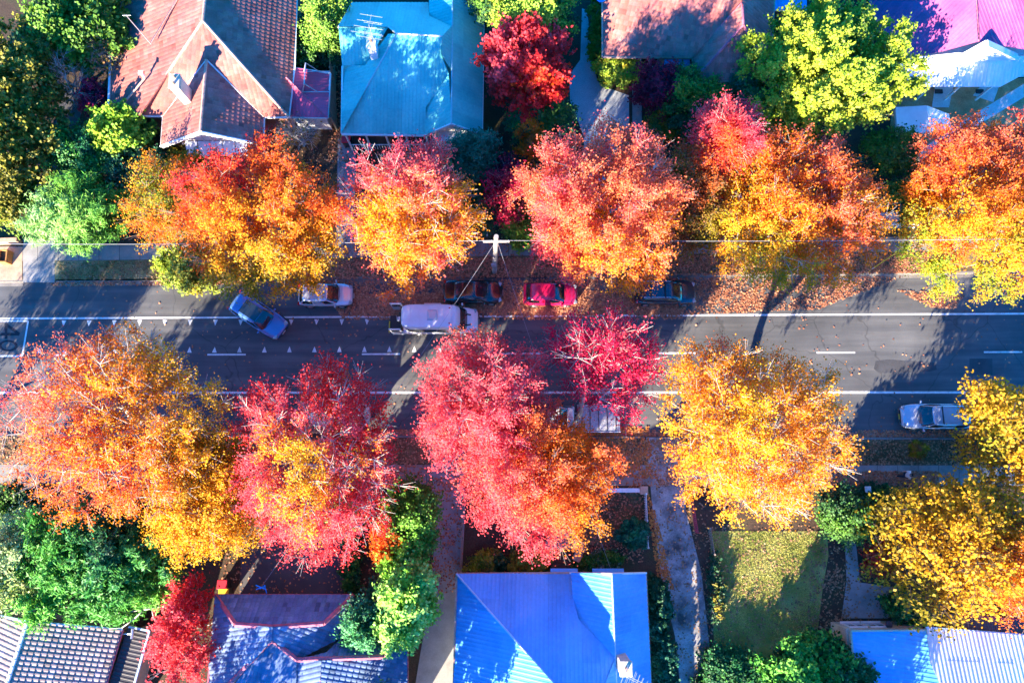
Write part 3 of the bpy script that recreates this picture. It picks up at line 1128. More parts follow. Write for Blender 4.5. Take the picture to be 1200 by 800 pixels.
# tilted solar panel on rails
b0, b1 = P(362, 108, 3.0), P(372, 84, 3.0)
dv = (b1 - b0).normalized(); sv = Vector((dv.y, -dv.x, 0))
L_ = 1.85
q = [P(354.5, 108, 3.05), P(356, 84, 3.05)]
e0, e1 = q
up = Vector((.42, 0.05, 1.05))
mb = MB()
pv = [e0, e1, e1 + up, e0 + up]
nrm_ = (pv[1] - pv[0]).cross(pv[3] - pv[0]).normalized() * .05
mb.faces([*pv, *[p + nrm_ for p in pv]], [(0, 1, 2, 3), (7, 6, 5, 4), (0, 4, 5, 1), (1, 5, 6, 2), (2, 6, 7, 3), (3, 7, 4, 0)])
sp = mb.build('solar_panel', 'solar', h1, world=True)
mb = MB()
for e in (e0, e1):
    mb.bar(e, e + Vector((1.9, 0.1, -.15)), .05, .05)
    mb.bar(e + up, e + Vector((1.1, 0.05, -.08)), .05, .05)
    mb.bar(e, e + up, .06, .06)
mb.bar(e0 + up, e1 + up, .06, .06)
mb.build('panel_frame', 'steel', sp, world=True)

# ---- teal metal roofed house
h2 = thing('weatherboard_house', 'white weatherboard house with a large teal corrugated metal roof, front gable and verandah', 'house', hbase(480, 110))
R1 = (531, -60, 5.0); R2 = (529, 144.5, 5.0); V1 = (526, 87, 5.0)
MRa, MRb = (464.5, 40, 6.0), (518, 43, 6.0)
WL, WR = (396.6, 31.5, 5.1), (455, 32, 5.1)
roof(h2, [
    [R1, R2, (565, 157, EZ), (568, -60, EZ)],
    [V1, R2, (499, 157.5, EZ), (499, 126, 4.1)],
    [(400, 156, EZ), (499, 157.5, EZ), (499, 126, 4.1), V1, (517, 64, 5.5), MRb, MRa],
    [MRa, (400, 156, EZ), (401, 77, 4.0), (428, 77, 4.0), (455, 40, 5.2)],
    [WL, WR, (428, 77, 3.8), (401, 77, 3.8)],
    [WL, (413, 3, 3.6), (502, 3, 3.6), (503, 19, 4.2), (529.5, 31, 5.0), MRb, MRa, WR],
    [(532, -60, 5.0), (530, 31, 5.0), (503, 19, 4.1), (502, -60, 4.1)],
    [(530, 31, 5.0), (530, 84, 5.0), (517, 64, 5.6), MRb],
], 'metal', 'metal_teal')
caps(h2, [[R1, R2], [MRa, MRb], [MRa, (400, 156, EZ)], [WL, WR]], .06, 'cap_teal')
caps(h2, [[WL, WR], [(455, 32, 5.15), MRa, MRb]], .05, 'cap_pale', 'white_flashing', .06)
gutter(h2, [[(400, 157, EZ), (499, 158.5, EZ)], [(565, 157, EZ), (568, -60, EZ)], [(400, 156, EZ), (401, 77, EZ + .6)], [WL, (413, 3, 3.6)]], 'white')
mb = MB()
for a_, b_ in (((499, 158.3, EZ), (529, 145.2, 5.0)), ((529, 145.2, 5.0), (565, 158, EZ))):
    mb.bar(P3(a_) - Vector((0, 0, .08)), P3(b_) - Vector((0, 0, .08)), .1, .24)
mb.build('bargeboard', 'white', h2, world=True)
walls(h2, [(403, 132), (499, 132), (499, 40), (403, 40)], 3.2, .2, 'white', top=.1)
walls(h2, [(500, 155), (565, 155), (567, -60), (502, -60)], EZ, .35, 'white', name='wing_wall', top=.0)
ga, gb_, gc = P(500, 156.5, EZ), P(565, 156.5, EZ), P(529, 144.5, 5.0)
yy = ga.y + .35
mb = MB()
tri = [(ga.x + .25, yy, .1), (gb_.x - .25, yy, .1), (gb_.x - .25, yy, EZ - .05), (gc.x, yy, 4.85), (ga.x + .25, yy, EZ - .05)]
mb.faces(tri + [(x, y + .12, z) for x, y, z in tri], [(0, 1, 2, 3, 4), (9, 8, 7, 6, 5)] + [(k, k + 5, (k + 1) % 5 + 5, (k + 1) % 5) for k in range(5)])
mb.build('gable_end', 'white', h2, world=True)
window(h2, (ga.x + .3, yy), (gb_.x - .3, yy), .5, 1.7, .95, 2.4)
mb = MB(); mb.box(((ga.x + gb_.x) / 2, yy - .35, 2.75), (2.3, .8, .07)); mb.build('window_hood', 'metal_white', h2, world=True)
# verandah posts, rail, floor
mb = MB()
va, vb = P(403, 155.5, EZ), P(498, 156.5, EZ)
for k in range(5):
    p = va.lerp(vb, k / 4 if k < 4 else 1)
    mb = MB(); mb.box((p.x, p.y + .1, 1.6), (.12, .12, 3.0)); mb.box((p.x, p.y + .1, 2.85), (.2, .2, .1))
    mb.build('verandah_post', 'white', h2, world=True)
mb = MB()
mb.box(((va.x + vb.x) / 2, va.y + .1, 1.05), (vb.x - va.x, .06, .06))
for k in range(30):
    mb.box((va.x + (vb.x - va.x) * k / 30, va.y + .1, .68), (.035, .035, .7))
mb.build('verandah_rail', 'white', h2, world=True)
mb = MB(); mb.box(((va.x + vb.x) / 2, va.y + .9, .25), (vb.x - va.x, 1.7, .22)); mb.build('verandah_floor', 'timber_dark', h2, world=True)
chimney(h2, (441, 68, 4.4), 6.4, .55, .8, 'white', 1)
tv_antenna(h2, (444, 66, 4.6), 8.3, R(80), 4, 2.2)

# ---- terracotta house, top centre
h3 = thing('brick_house', 'house with pale salmon tiled roof at the head of the gravel drive', 'house', hbase(800, 30))
HA, HB = (869.5, 3, 5.6), (871, 30, 5.6)
roof(h3, [
    [(705.5, -90, 6.4), (706, 66, EZ), (812, 67, EZ), HA, (860, -90, 7.0)],
    [(812, 67, EZ), (813, 94.5, EZ), HB, HA],
    [HB, (813, 94.5, EZ), (902, 94.5, EZ)],
    [HA, HB, (902, 94.5, EZ), (908, 0, EZ), (908, -90, EZ), (860, -90, 7.0)],
], 'tile', 'tile_pale', relief=.5)
caps(h3, [[HA, HB], [HB, (813, 94.5, EZ)], [HB, (902, 94.5, EZ)]], .1, 'cap_pink')
caps(h3, [[HA, (812, 67, EZ)]], .05, 'cap_pink', 'valley_flashing', 0)
gutter(h3, [[(706, 66.5, EZ), (812, 67.5, EZ), (813, 95, EZ), (902, 95, EZ), (908, 0, EZ)], [(706, 66.5, EZ), (705.5, -90, 6.3)]], 'cap_terra')
w3 = walls(h3, [(707, 66), (812, 66.5), (813, 94), (901, 94), (906, -60), (707, -60)], EZ, .55, 'cream', top=.1)
for f, w in ((.25, 1.5), (.55, 1.3), (.85, 1.6)):
    a_, b_ = P(707, 66, EZ), P(812, 66, EZ)
    window(h3, (a_.x, a_.y + .55), (b_.x, b_.y + .55), f, w, 1.0, 2.5)
a_, b_ = P(813, 94, EZ), P(901, 94, EZ)
for f in (.35, .72):
    window(h3, (a_.x, a_.y + .55), (b_.x, b_.y + .55), f, 1.5, .9, 2.5)
# awning over the middle window
a_ = P(780, 67, 3.0); b_ = P(810, 67, 3.0)
mb = MB(); q = [(a_.x, a_.y + .5, 2.8), (b_.x, b_.y + .5, 2.8), (b_.x, b_.y - .5, 2.35), (a_.x, a_.y - .5, 2.35)]
mb.faces(q + [(x, y, z - .04) for x, y, z in q], [(3, 2, 1, 0), (4, 5, 6, 7), (0, 1, 5, 4), (1, 2, 6, 5), (2, 3, 7, 6), (3, 0, 4, 7)])
mb.build('awning', 'metal_blue', h3, world=True, col=True)
mb = MB(); q = P(703, 4, 4.2); mb.tube(q, q + Vector((0, 0, .6)), .03, .03, 6); mb.lathe([(.02, 0), (.24, .04), (.38, .12), (.40, .13), (.39, .10)], (q.x, q.y, q.z + .55), 16)
mb.build('satellite_dish', 'blue_box', h3, world=True)

# ---- purple roof, top right
h4 = thing('weatherboard_house', 'white house with magenta pink metal roof, pale verandah roof and small gable parapet', 'house', hbase(1150, 20))
roof(h4, [
    [(1010, -120, 5.5), (1136, -120, 7.6), (1146, 49, 4.6), (1104, 60.5, 3.9), (1044, 72, 3.5), (1020, 20, 3.6)],
    [(1136, -120, 7.6), (1290, -120, 6.0), (1290, 60, 3.6), (1200, 58, 3.7), (1146, 49, 4.6)],
], 'metal', 'metal_purple')
caps(h4, [[(1136, -120, 7.6), (1146, 49, 4.6)]], .09, 'cap_pink')
roof(h4, [
    [(1046, 76, 3.4), (1057, 69, 3.55), (1122, 62, 3.6), (1190, 66, 3.6), (1290, 62, 3.5), (1290, 84, 2.75), (1200, 87, 2.75), (1172, 102, 2.6), (1059, 102, 2.6)],
], 'metal', 'metal_white', 'verandah_roof')
walls(h4, [(1060, 72), (1280, 66), (1280, -100), (1030, -100)], 3.3, .3, 'white', top=.1)
# small gable parapet on the verandah roof; its shadow falls on the pink roof
mb = MB()
ga, gb_, gc = P(1122, 74, 3.3), P(1192, 71, 3.3), P(1156.5, 55, 5.1)
d = Vector((0, .35, 0))
mb.faces([ga, gb_, gc, ga + d, gb_ + d, gc + d], [(0, 1, 2), (5, 4, 3), (0, 3, 4, 1), (1, 4, 5, 2), (2, 5, 3, 0)])
for a_, b_ in ((ga, gc), (gc, gb_)):
    mb.bar(a_ + d * .5 + Vector((0, 0, .1)), b_ + d * .5 + Vector((0, 0, .1)), .55, .12)
mb.build('gable_parapet', 'white', h4, world=True)
mb = MB()
for u in (1064, 1095, 1130, 1168):
    p = P(u, 100, 2.6)
    mb2 = MB(); mb2.box((p.x, p.y + .2, 1.3), (.14, .14, 2.5)); mb2.box((p.x, p.y + .2, 2.45), (.24, .24, .12)); mb2.build('verandah_post', 'white', h4, world=True)
for u, v in ((1100, 107.5), (1148, 107.5)):
    p = P(u, v, ZL + .03)
    mb2 = MB(); mb2.box((p.x, p.y, ZL + .06), (.6, .35, .08), bev=.02); mb2.build('floor_vent', 'metal_dark', h4, world=True)
# white canopy in front of it
cn = thing('garden_canopy', 'white fabric garden canopy with a ridge, standing on the orange paving', 'canopy', hbase(1085, 145))
k1, k2, k3, k4 = P(1050, 126, 2.2), P(1112, 134, 2.2), P(1114, 150, 2.2), P(1052, 158, 2.2)
ra, rb = P(1086, 124, 2.75), P(1092, 155, 2.6)
mb = MB()


def soft(mb, quad, sag, n=8):
    g_ = []
    for i in range(n + 1):
        for j in range(n + 1):
            s_, t_ = i / n, j / n
            p = (quad[0] * (1 - s_) + quad[1] * s_) * (1 - t_) + (quad[3] * (1 - s_) + quad[2] * s_) * t_
            p = Vector(p); p.z -= sag * math.sin(math.pi * s_) * math.sin(math.pi * t_) + .02 * math.sin(9 * s_ + 5 * t_)
            g_.append(p)
    mb.faces(g_, [(i * (n + 1) + j, i * (n + 1) + j + 1, (i + 1) * (n + 1) + j + 1, (i + 1) * (n + 1) + j) for i in range(n) for j in range(n)])


soft(mb, [k1, ra, rb, k4], .12)
soft(mb, [ra, k2, k3, rb], .10)
mb.build('canopy_cloth', 'cloth_white', cn, world=True, smooth=True)
mb = MB()
for p0, p1 in ((k1, ra), (ra, k2), (k4, rb), (rb, k3), (k1, k4), (k2, k3)):
    mb.bar(p0 - Vector((0, 0, .12)), p1 - Vector((0, 0, .12)), .05, .22)
mb.build('valance', 'cloth_white', cn, world=True)
for p in (k1, k2, k3, k4):
    mb = MB(); mb.tube((p.x, p.y, ZL), p, .035, .035, 8); mb.build('canopy_pole', 'steel', cn, world=True)

# ---- pale tile roof, bottom left corner
h5 = thing('brick_house', 'tan brick house with pinkish cream tiled gable roof in the lower left corner', 'house', hbase(60, 770))
RA, RB = (32.5, 728, 5.4), (-14, 870, 5.4)
roof(h5, [
    [RA, RB, (-140, 870, EZ), (-70, 706, EZ)],
    [RA, (143, 737, EZ), (103, 870, EZ), RB],
], 'tile', 'tile_cream')
caps(h5, [[RA, RB]], .12, 'cap_pale')
gutter(h5, [[(143, 737, EZ), (103, 870, EZ)]], 'cap_pink')
mb = MB()
for a_, b_ in ((RA, (-70, 706, EZ)), (RA, (143, 737, EZ))):
    mb.bar(P3(a_) - Vector((0, 0, .06)), P3(b_) - Vector((0, 0, .06)), .12, .2)
mb.build('bargeboard', 'cap_blue', h5, world=True)
w5 = walls(h5, [(-66, 709), (138, 738), (100, 868), (-136, 868)], EZ, .3, 'brick_tan')
g0, g1 = Vector((*w5[0], 0)), Vector((*w5[1], 0))
a_, b_, c2 = P(-60, 710, EZ), P(136, 739, EZ), P(32.5, 730, 5.3)
mb = MB()
sh = Vector((0, -.3, 0))
mb.faces([a_ + sh, b_ + sh, c2 + sh, a_ + sh * 1.6, b_ + sh * 1.6, c2 + sh * 1.6], [(0, 2, 1), (3, 4, 5), (0, 1, 4, 3), (1, 2, 5, 4), (2, 0, 3, 5)])
mb.build('gable_end', 'brick_tan', h5, world=True)
roof(h5, [[(150, 734, 2.7), (174.5, 739, 2.6), (140, 860, 2.6), (108, 860, 2.7)]], 'metal', 'metal_dark', 'side_roof')
gutter(h5, [[(150, 734, 2.75), (174.5, 739, 2.65), (140, 860, 2.65)]], 'cap_blue', 'side_gutter')
walls(h5, [(146, 737), (172, 741), (138, 858), (106, 858)], 2.6, .2, 'brick_tan', name='side_wall')
mb = MB(); q = P(143, 742, 2.9); e = P(155, 742, 2.9)
mb.tube(q, e, .06, .06, 8); mb.tube(e + Vector((0, -.3, 0)), e + Vector((0, .3, 0)), .09, .09, 8)
mb.build('flue_pipe', 'steel', h5, world=True)

# ---- blue-grey tile roof with pink ridges, bottom
h6 = thing('tiled_house', 'house with blue grey tiled hip roof edged by pink ridge caps', 'house', hbase(350, 770))
T1_, T2_ = (252.7, 697, 3.0), (414, 697, 3.0)
A1, A2 = (276, 731, 4.7), (379.5, 730, 4.7)
J, K_ = (320, 734, 4.75), (319, 749, 4.75)
B1, B2 = (348, 772.5, 4.5), (449, 769, 4.5)
roof(h6, [
    [T1_, T2_, A2, J, A1],
    [T1_, A1, J, K_, (240, 838, 3.1), (238, 860, 3.0)],
    [K_, (232, 850, 3.05), (240, 880, 3.0), (345, 880, 3.2), B1],
    [J, A2, T2_, (403, 745, 3.2), B1, K_],
    [B1, (382, 765, 3.9), (403, 745, 3.2), (464, 752, 3.0), B2],
    [(377, 773.5, 4.5), B2, (464, 752, 3.0), (477, 763, 3.0), (477, 880, 3.0), (373, 880, 4.5)],
    [B1, (377, 773.5, 4.5), (373, 880, 4.5), (338, 880, 3.2)],
], 'tile', 'tile_grey')
caps(h6, [[T1_, A1], [T2_, A2], [J, K_, (262, 808, 3.7)], [K_, B1], [(377, 773.5, 4.5), (373, 880, 4.5)], [B2, (464, 752, 3.0)], [A1, J, A2], [B1, B2]], .14, 'cap_pink')
gutter(h6, [[T1_, T2_, (403, 745, 3.1)], [T1_, (238, 860, 3.0)], [(464, 752, 3.0), (477, 763, 3.0), (477, 880, 3.0)]], 'cap_pink')
walls(h6, [(254, 698), (412, 698), (402, 745), (463, 752), (476, 765), (476, 878), (240, 878)], 3.0, .4, 'brick_red')

# ---- pale metal roof, coloured blue for its shade, bottom centre
h7 = thing('cottage', 'cottage with pale corrugated metal roof coloured blue for its shade, one white sunlit valley side, chimney and antenna', 'house', hbase(650, 740))
EZ = 2.8
C0 = (535, 672, EZ); HP = (668, 822, 6.7); Q1 = (668.5, 671, EZ)
S1, S2 = (717, 672, 5.25), (721, 770, 5.4)
VA = (671, 697, 3.45); VB = (678, 725.5, 4.0)
roof(h7, [
    [C0, HP, (640, 960, 6.7), (527, 960, EZ)],
    [C0, Q1, VA, VB, S2, (700, 822, 6.7), HP],
    [(669.5, 670.5, 3.3), S1, S2, VB, (671, 697, 3.5)],
    [S1, (757, 671, EZ), (770, 960, EZ), (728, 960, 5.4), S2],
    [S2, (728, 960, 5.4), (700, 960, 6.7), (700, 822, 6.7)],
    [HP, (700, 822, 6.7), (700, 960, 6.7), (640, 960, 6.7)],
], 'metal', 'metal_blue')
caps(h7, [[C0, HP], [S1, S2, (728, 960, 5.4)]], .06, 'cap_blue')
gutter(h7, [[C0, Q1], [(757, 671, EZ), (770, 960, EZ)], [C0, (527, 960, EZ)]], 'cap_terra')
mb = MB()
for a_, b_ in (((668.5, 671, EZ), S1), (S1, (757, 671, EZ))):
    mb.bar(P3(a_) - Vector((0, 0, .08)), P3(b_) - Vector((0, 0, .08)), .1, .2)
mb.build('bargeboard', 'white', h7, world=True)
walls(h7, [(540, 678), (668, 678), (668, 674), (756, 674), (766, 950), (532, 950)], EZ, .4, 'white')
for u0, u1 in ((645, 677), (694, 731)):
    a_, b_ = P(u0, 668, 2.6), P(u1, 668, 2.6)
    mb = MB(); q = [(a_.x, a_.y - .6, 2.9), (b_.x, b_.y - .6, 2.9), (b_.x, b_.y + .12, 2.6), (a_.x, a_.y + .12, 2.6)]
    mb.faces(q + [(x, y, z - .05) for x, y, z in q], [(0, 1, 2, 3), (7, 6, 5, 4), (0, 4, 5, 1), (1, 5, 6, 2), (2, 6, 7, 3), (3, 7, 4, 0)])
    mb.build('window_awning', 'metal_blue', h7, world=True, col=True)
chimney(h7, (727, 772, 4.7), 7.0, .62, .75, 'cream', 1)
tv_antenna(h7, (734, 782, 4.6), 7.6, R(-25), 6, 1.3)
# front steps between sandstone piers
mb = MB()
s0, s1 = P(644, 663, ZL), P(676, 663, ZL)
for k in range(4):
    mb.box(((s0.x + s1.x) / 2, s0.y + .15 + (3 - k) * .3 - .1, ZL + .09 + .16 * k), (s1.x - s0.x - .1 - .01 * k, .34, .17 + .02 * 0), bev=.015)
mb.build('front_steps', 'timber_dark', h7, world=True)
for u, v, rz in ((640, 651, .5), (676, 652, -.5)):
    p = P(u, v, ZL + .5)
    mb = MB(); mb.box((p.x, p.y, ZL + .4), (.42, .42, .8), rz, bev=.02); mb.box((p.x, p.y, ZL + .84), (.55, .55, .1), rz, bev=.02)
    mb.build('step_pier', 'sandstone', h7, world=True)

EZ = 3.2
# ---- cream building with blue and white roofs, bottom right
h8 = thing('rendered_house', 'cream rendered house with flat blue roof beside a white corrugated roof, lower right corner', 'house', hbase(1080, 780))
ZR = 2.8
roof(h8, [[(997, 739, ZR - .02), (1085, 738, ZR - .10), (1094, 772, ZR - .12), (1124, 860, ZR - .14), (1006, 860, ZR - .04)]], 'metal', 'metal_blue', 'flat_roof')
roof(h8, [[(1086, 735, 3.0), (1280, 750, 3.0), (1280, 900, 5.0), (1150, 900, 5.0), (1090, 776, 3.52)]], 'metal', 'metal_white', 'main_roof')
gutter(h8, [[(1086, 735, 3.0), (1280, 750, 3.0)]], 'cap_blue')
walls(h8, [(995, 738), (1085, 737), (1122, 862), (1004, 862)], ZR + .1, 0.0, 'cream', top=.45)
mb = MB()
for a_, b_ in (((996.5, 738.5), (1085, 737.5)), ((996.5, 738.5), (1005, 862))):
    mb.bar(P(*a_, ZR), P(*b_, ZR), .12, .26)
mb.build('parapet', 'cream', h8, world=True)
walls(h8, [(1088, 737), (1278, 752), (1278, 898), (1112, 860)], 2.95, .15, 'timber', name='main_wall')
mb = MB(); q = P(1042, 736, ZR - .6)
mb.lathe([(.02, -.08), (.22, -.05), (.24, .05), (.1, .1)], (q.x, q.y + .25, q.z), 14)
mb.build('wall_lamp', 'metal_dark', h8, world=True)
a_, b_ = P(998, 739, 0), P(1084, 738, 0)
a_, b_ = P(995, 738, ZR + .1), P(1085, 737, ZR + .1)
for f in (.2, .48):
    window(h8, (a_.x, a_.y), (b_.x, b_.y), f, 1.1, .95, 2.1, 'white', -1)
pz = 2.5
roof(h8, [[(1119, 722, pz), (1280, 732, pz), (1280, 752, pz + .3), (1137, 742, pz + .3)]], 'metal', 'metal_dark', 'porch_roof')
gutter(h8, [[(1119, 721, pz), (1280, 731, pz)]], 'gate_red', 'porch_gutter')
walls(h8, [(1120, 724), (1278, 734), (1278, 752), (1136, 742)], pz, .1, 'brick_red', name='porch_wall', top=.2)
# brick corner of a neighbour, top edge
h9 = thing('garden_shed', 'small red brick shed at the top edge beside the lime green tree', 'shed', hbase(920, -10))
walls(h9, [(908, 12), (942, 14), (944, -40), (908, -40)], 2.2, 0, 'brick_red', top=.05)
roof(h9, [[(905, 13, 2.2), (945, 15, 2.2), (947, -44, 2.6), (905, -44, 2.6)]], 'metal', 'metal_blue')

# ================================================================== VEHICLES


def interp(xs, ys, x):
    return float(np.interp(x, xs, ys))


def smooth_stations(st, n):
    """piecewise-smooth resampling of (x, halfwidth, height) stations"""
    st = sorted(st)
    xs = [s[0] for s in st]
    X = np.concatenate([np.linspace(xs[0], xs[0] + .25, 5)[:-1], np.linspace(xs[0] + .25, xs[-1] - .25, n), np.linspace(xs[-1] - .25, xs[-1], 5)[1:]])
    return [(x, interp(xs, [s[1] for s in st], x), interp(xs, [s[2] for s in st], x)) for x in X]


def car_body(st, zb=.24, crown=.05):
    mb = MB()
    S = smooth_stations(st, 22)
    rings = []
    for x, w, h in S:
        ring = [(0, zb), (w * .8, zb), (w * .95, zb + .08), (w * .985, zb + .22), (w, (zb + h) * .52), (w * .985, h - .12), (w * .955, h - .04), (w * .90, h), (w * .6, h + crown * .6), (w * .3, h + crown * .92), (0, h + crown)]
        full = [(-y, z) for y, z in ring[1:-1]][::-1]
        full = ring + full
        rings.append([(x, y, z) for y, z in full])
    n = len(rings[0])
    vs = [p for r in rings for p in r]
    fs = []
    for i in range(len(rings) - 1):
        for k in range(n):
            fs.append((i * n + k, i * n + (k + 1) % n, (i + 1) * n + (k + 1) % n, (i + 1) * n + k))
    fs.append(tuple(range(n - 1, -1, -1)))
    fs.append(tuple(range((len(rings) - 1) * n, len(rings) * n)))
    mb.faces(vs, fs)
    return mb


def rrect(cx, lx, wy, a, n=6.0):
    c, s = math.cos(a), math.sin(a)
    return cx + lx * math.copysign(abs(c) ** (2 / n), c), wy * math.copysign(abs(s) ** (2 / n), s)


class Cabin:
    def __init__(self, bf, br, wb, zb, rf, rr, wr, zr, taper=1.0):
        self.a = ((bf + br) / 2, (bf - br) / 2, wb, zb)
        self.b = ((rf + rr) / 2, (rf - rr) / 2, wr, zr)

    def pt(self, ang, t, out=0.0):
        x0, y0 = rrect(self.a[0], self.a[1], self.a[2], ang)
        x1, y1 = rrect(self.b[0], self.b[1], self.b[2], ang)
        bul = .03 * math.sin(math.pi * t)
        x, y = x0 + (x1 - x0) * t, y0 + (y1 - y0) * t
        z = self.a[3] + (self.b[3] - self.a[3]) * t
        d = Vector((math.copysign(abs(math.cos(ang)) ** 1.6, math.cos(ang)), math.copysign(abs(math.sin(ang)) ** 1.6, math.sin(ang)), .35)).normalized()
        return Vector((x, y, z)) + d * (bul + out)

    def shell(self):
        mb = MB()
        n = 48
        T = [0, .25, .5, .75, .93]
        rings = [[self.pt(2 * math.pi * k / n, t) for k in range(n)] for t in T]
        cx, lx, w, z = self.b
        for s, dz in ((.97, 0.0), (.90, .018), (.7, .035), (.4, .045)):
            rings.append([Vector((*rrect(cx, lx * s, w * s, 2 * math.pi * k / n, 6 if s > .8 else 5), z + dz)) for k in range(n)])
        vs = [p for r in rings for p in r]
        fs = [(i * n + k, i * n + (k + 1) % n, (i + 1) * n + (k + 1) % n, (i + 1) * n + k) for i in range(len(rings) - 1) for k in range(n)]
        fs.append(tuple(range((len(rings) - 1) * n, len(rings) * n)))
        mb.faces(vs, fs)
        return mb

    def panel(self, a0, a1, t0, t1, na=14, ntt=5, t1b=None):
        mb = MB()
        g = []
        for i in range(na + 1):
            a_ = a0 + (a1 - a0) * i / na
            for j in range(ntt + 1):
                g.append(self.pt(a_, t0 + (t1 - t0) * j / ntt, .010))
        for i in range(na):
            for j in range(ntt):
                mb.faces([g[i * (ntt + 1) + j], g[(i + 1) * (ntt + 1) + j], g[(i + 1) * (ntt + 1) + j + 1], g[i * (ntt + 1) + j + 1]], [(0, 1, 2, 3)])
        return mb


def wheels(root, L, W, xs, r=.32, name='wheel'):
    for x in xs:
        for s in (-1, 1):
            t = MB()
            y = s * (W / 2 - .10)
            t.lathe([(r * .62, -.10), (r * .9, -.115), (r, -.07), (r, .07), (r * .9, .115), (r * .62, .10)], (x, y, r), 22, 'Y')
            w = t.build(name, 'rubber', root, smooth=False)
            h = MB()
            yo = y + s * .095
            h.lathe([(r * .60, -.02), (r * .62, .0), (r * .58, .022)] if s > 0 else [(r * .58, -.022), (r * .62, 0), (r * .60, .02)], (x, yo, r), 18, 'Y')
            h.build('rim', 'rim', w)
            arch = MB()
            pts = [(x + math.cos(q) * (r + .06), s * (W / 2 - .012), r + math.sin(q) * (r + .06)) for q in [math.pi * k / 12 for k in range(13)]]
            pts2 = [(p[0], s * (W / 2 - .3), p[2]) for p in pts]
            for i in range(12):
                arch.poly([pts[i], pts[i + 1], pts2[i + 1], pts2[i]])
            arch.build('wheel_arch', 'black', root)


def mirrors(root, x, W, z, mat):
    for s in (-1, 1):
        mb = MB()
        mb.box((x, s * (W / 2 + .09), z), (.12, .20, .15), s * .2, bev=.03)
        mb.build('wing_mirror', mat, root)


def car(name, label, at, heading, L, W, H, kind, mat, group=None, cat='car', rails=False, sunroof=False, plate='plate', roof_mat=None, bars=False, tail='plate'):
    p = P(at[0], at[1], .8)
    root = thing(name, label, cat, (p.x, p.y, .006), R(heading), group)
    hl, hw = L / 2, W / 2
    if kind == 'sedan':
        rear_h, bf, br, rf, rr = .96, hl - 1.05, -hl + .72, hl - 1.85, -hl + 1.45
    elif kind == 'hatch':
        rear_h, bf, br, rf, rr = .98, hl - .92, -hl + .10, hl - 1.72, -hl + .55
    else:
        rear_h, bf, br, rf, rr = .98, hl - 1.05, -hl + .08, hl - 1.85, -hl + .38
    st = [(-hl, hw * .72, .72), (-hl + .05, hw * .82, .84), (-hl + .18, hw * .92, rear_h - .04), (-hl + .55, hw * .98, rear_h), (-hl + 1.2, hw, .98), (0.0, hw, .96), (bf - .1, hw * .99, .93), (bf + .35, hw * .975, .87), (hl - .45, hw * .93, .79), (hl - .2, hw * .85, .73), (hl - .06, hw * .74, .66), (hl, hw * .60, .60)]
    car_body(st).build('body', mat, root, smooth=True)
    cab = Cabin(bf, br, hw * .93, .93, rf, rr, hw * .74, H - .05)
    cab.shell().build('cabin', roof_mat or mat, root, smooth=True)
    cab.panel(R(-40), R(40), .06, .93).build('windscreen', 'glass', root, smooth=True)
    cab.panel(R(143), R(217), .12 if kind == 'sedan' else .30, .90).build('rear_window', 'glass', root, smooth=True)
    for s in (1, -1):
        a0, a1 = (R(52), R(127)) if kind != 'sedan' else (R(52), R(122))
        for q0, q1 in ((a0, R(86)), (R(91), a1)):
            cab.panel(s * q0, s * q1, .18, .86, 10, 3).build('side_window', 'glass', root, smooth=True)
    wheels(root, L, W, (hl - .82, -hl + .80))
    mirrors(root, bf - .25, W, .98, mat)
    for s in (-1, 1):
        mb = MB(); mb.box((hl - .20, s * hw * .66, .69), (.28, .34, .13), -s * .42, bev=.04); mb.build('headlight', 'lamp_glass', root)
        mb = MB(); mb.box((-hl + .12, s * hw * .80, .84), (.16, .26, .22), s * .25, bev=.04); mb.build('tail_light', 'lamp_red', root)
    mb = MB(); mb.box((hl - .0, 0, .50), (.06, hw * 1.05, .16), bev=.02); mb.build('grille', 'black', root)
    mb = MB(); mb.box((hl + .035, 0, .42), (.02, .37, .13)); mb.build('number_plate', plate, root)
    mb = MB(); mb.box((-hl - .012, 0, .62), (.02, .37, .13)); mb.build('number_plate', tail, root)
    mb = MB()
    for s in (-1, 1):
        mb.box((bf + .02, s * .25, .965), (.03, .55, .02), s * .15)
    mb.build('wiper', 'black', root)
    if rails or bars:
        zt = H - .02
        if rails:
            for s in (-1, 1):
                mb = MB(); mb.bar((rf - .15, s * hw * .66, zt + .06), (rr + .12, s * hw * .66, zt + .06), .04, .05)
                for x in (rf - .2, (rf + rr) / 2, rr + .17):
                    mb.box((x, s * hw * .66, zt + .01), (.1, .05, .08))
                mb.build('roof_rail', 'steel', root)
        if bars:
            for x in (rf - .55, rr + .62):
                mb = MB(); mb.bar((x, -hw * .70, zt + .10), (x, hw * .70, zt + .10), .07, .04)
                mb.build('roof_bar', 'black', root)
    if sunroof:
        mb = MB()
        x0, x1 = rf + .06, rr + .75
        q = hw * .56
        mb.faces([(x0, -q, H - .005), (x0, q, H - .005), (x1, q, H + .012), (x1, -q, H + .012)], [(0, 1, 2, 3)])
        mb.faces([(x0, -q, H - .03), (x0, q, H - .03), (x1, q, H - .03), (x1, -q, H - .03)], [(0, 1, 2, 3)])
        mb.build('sunroof', 'glass', root)
    return root


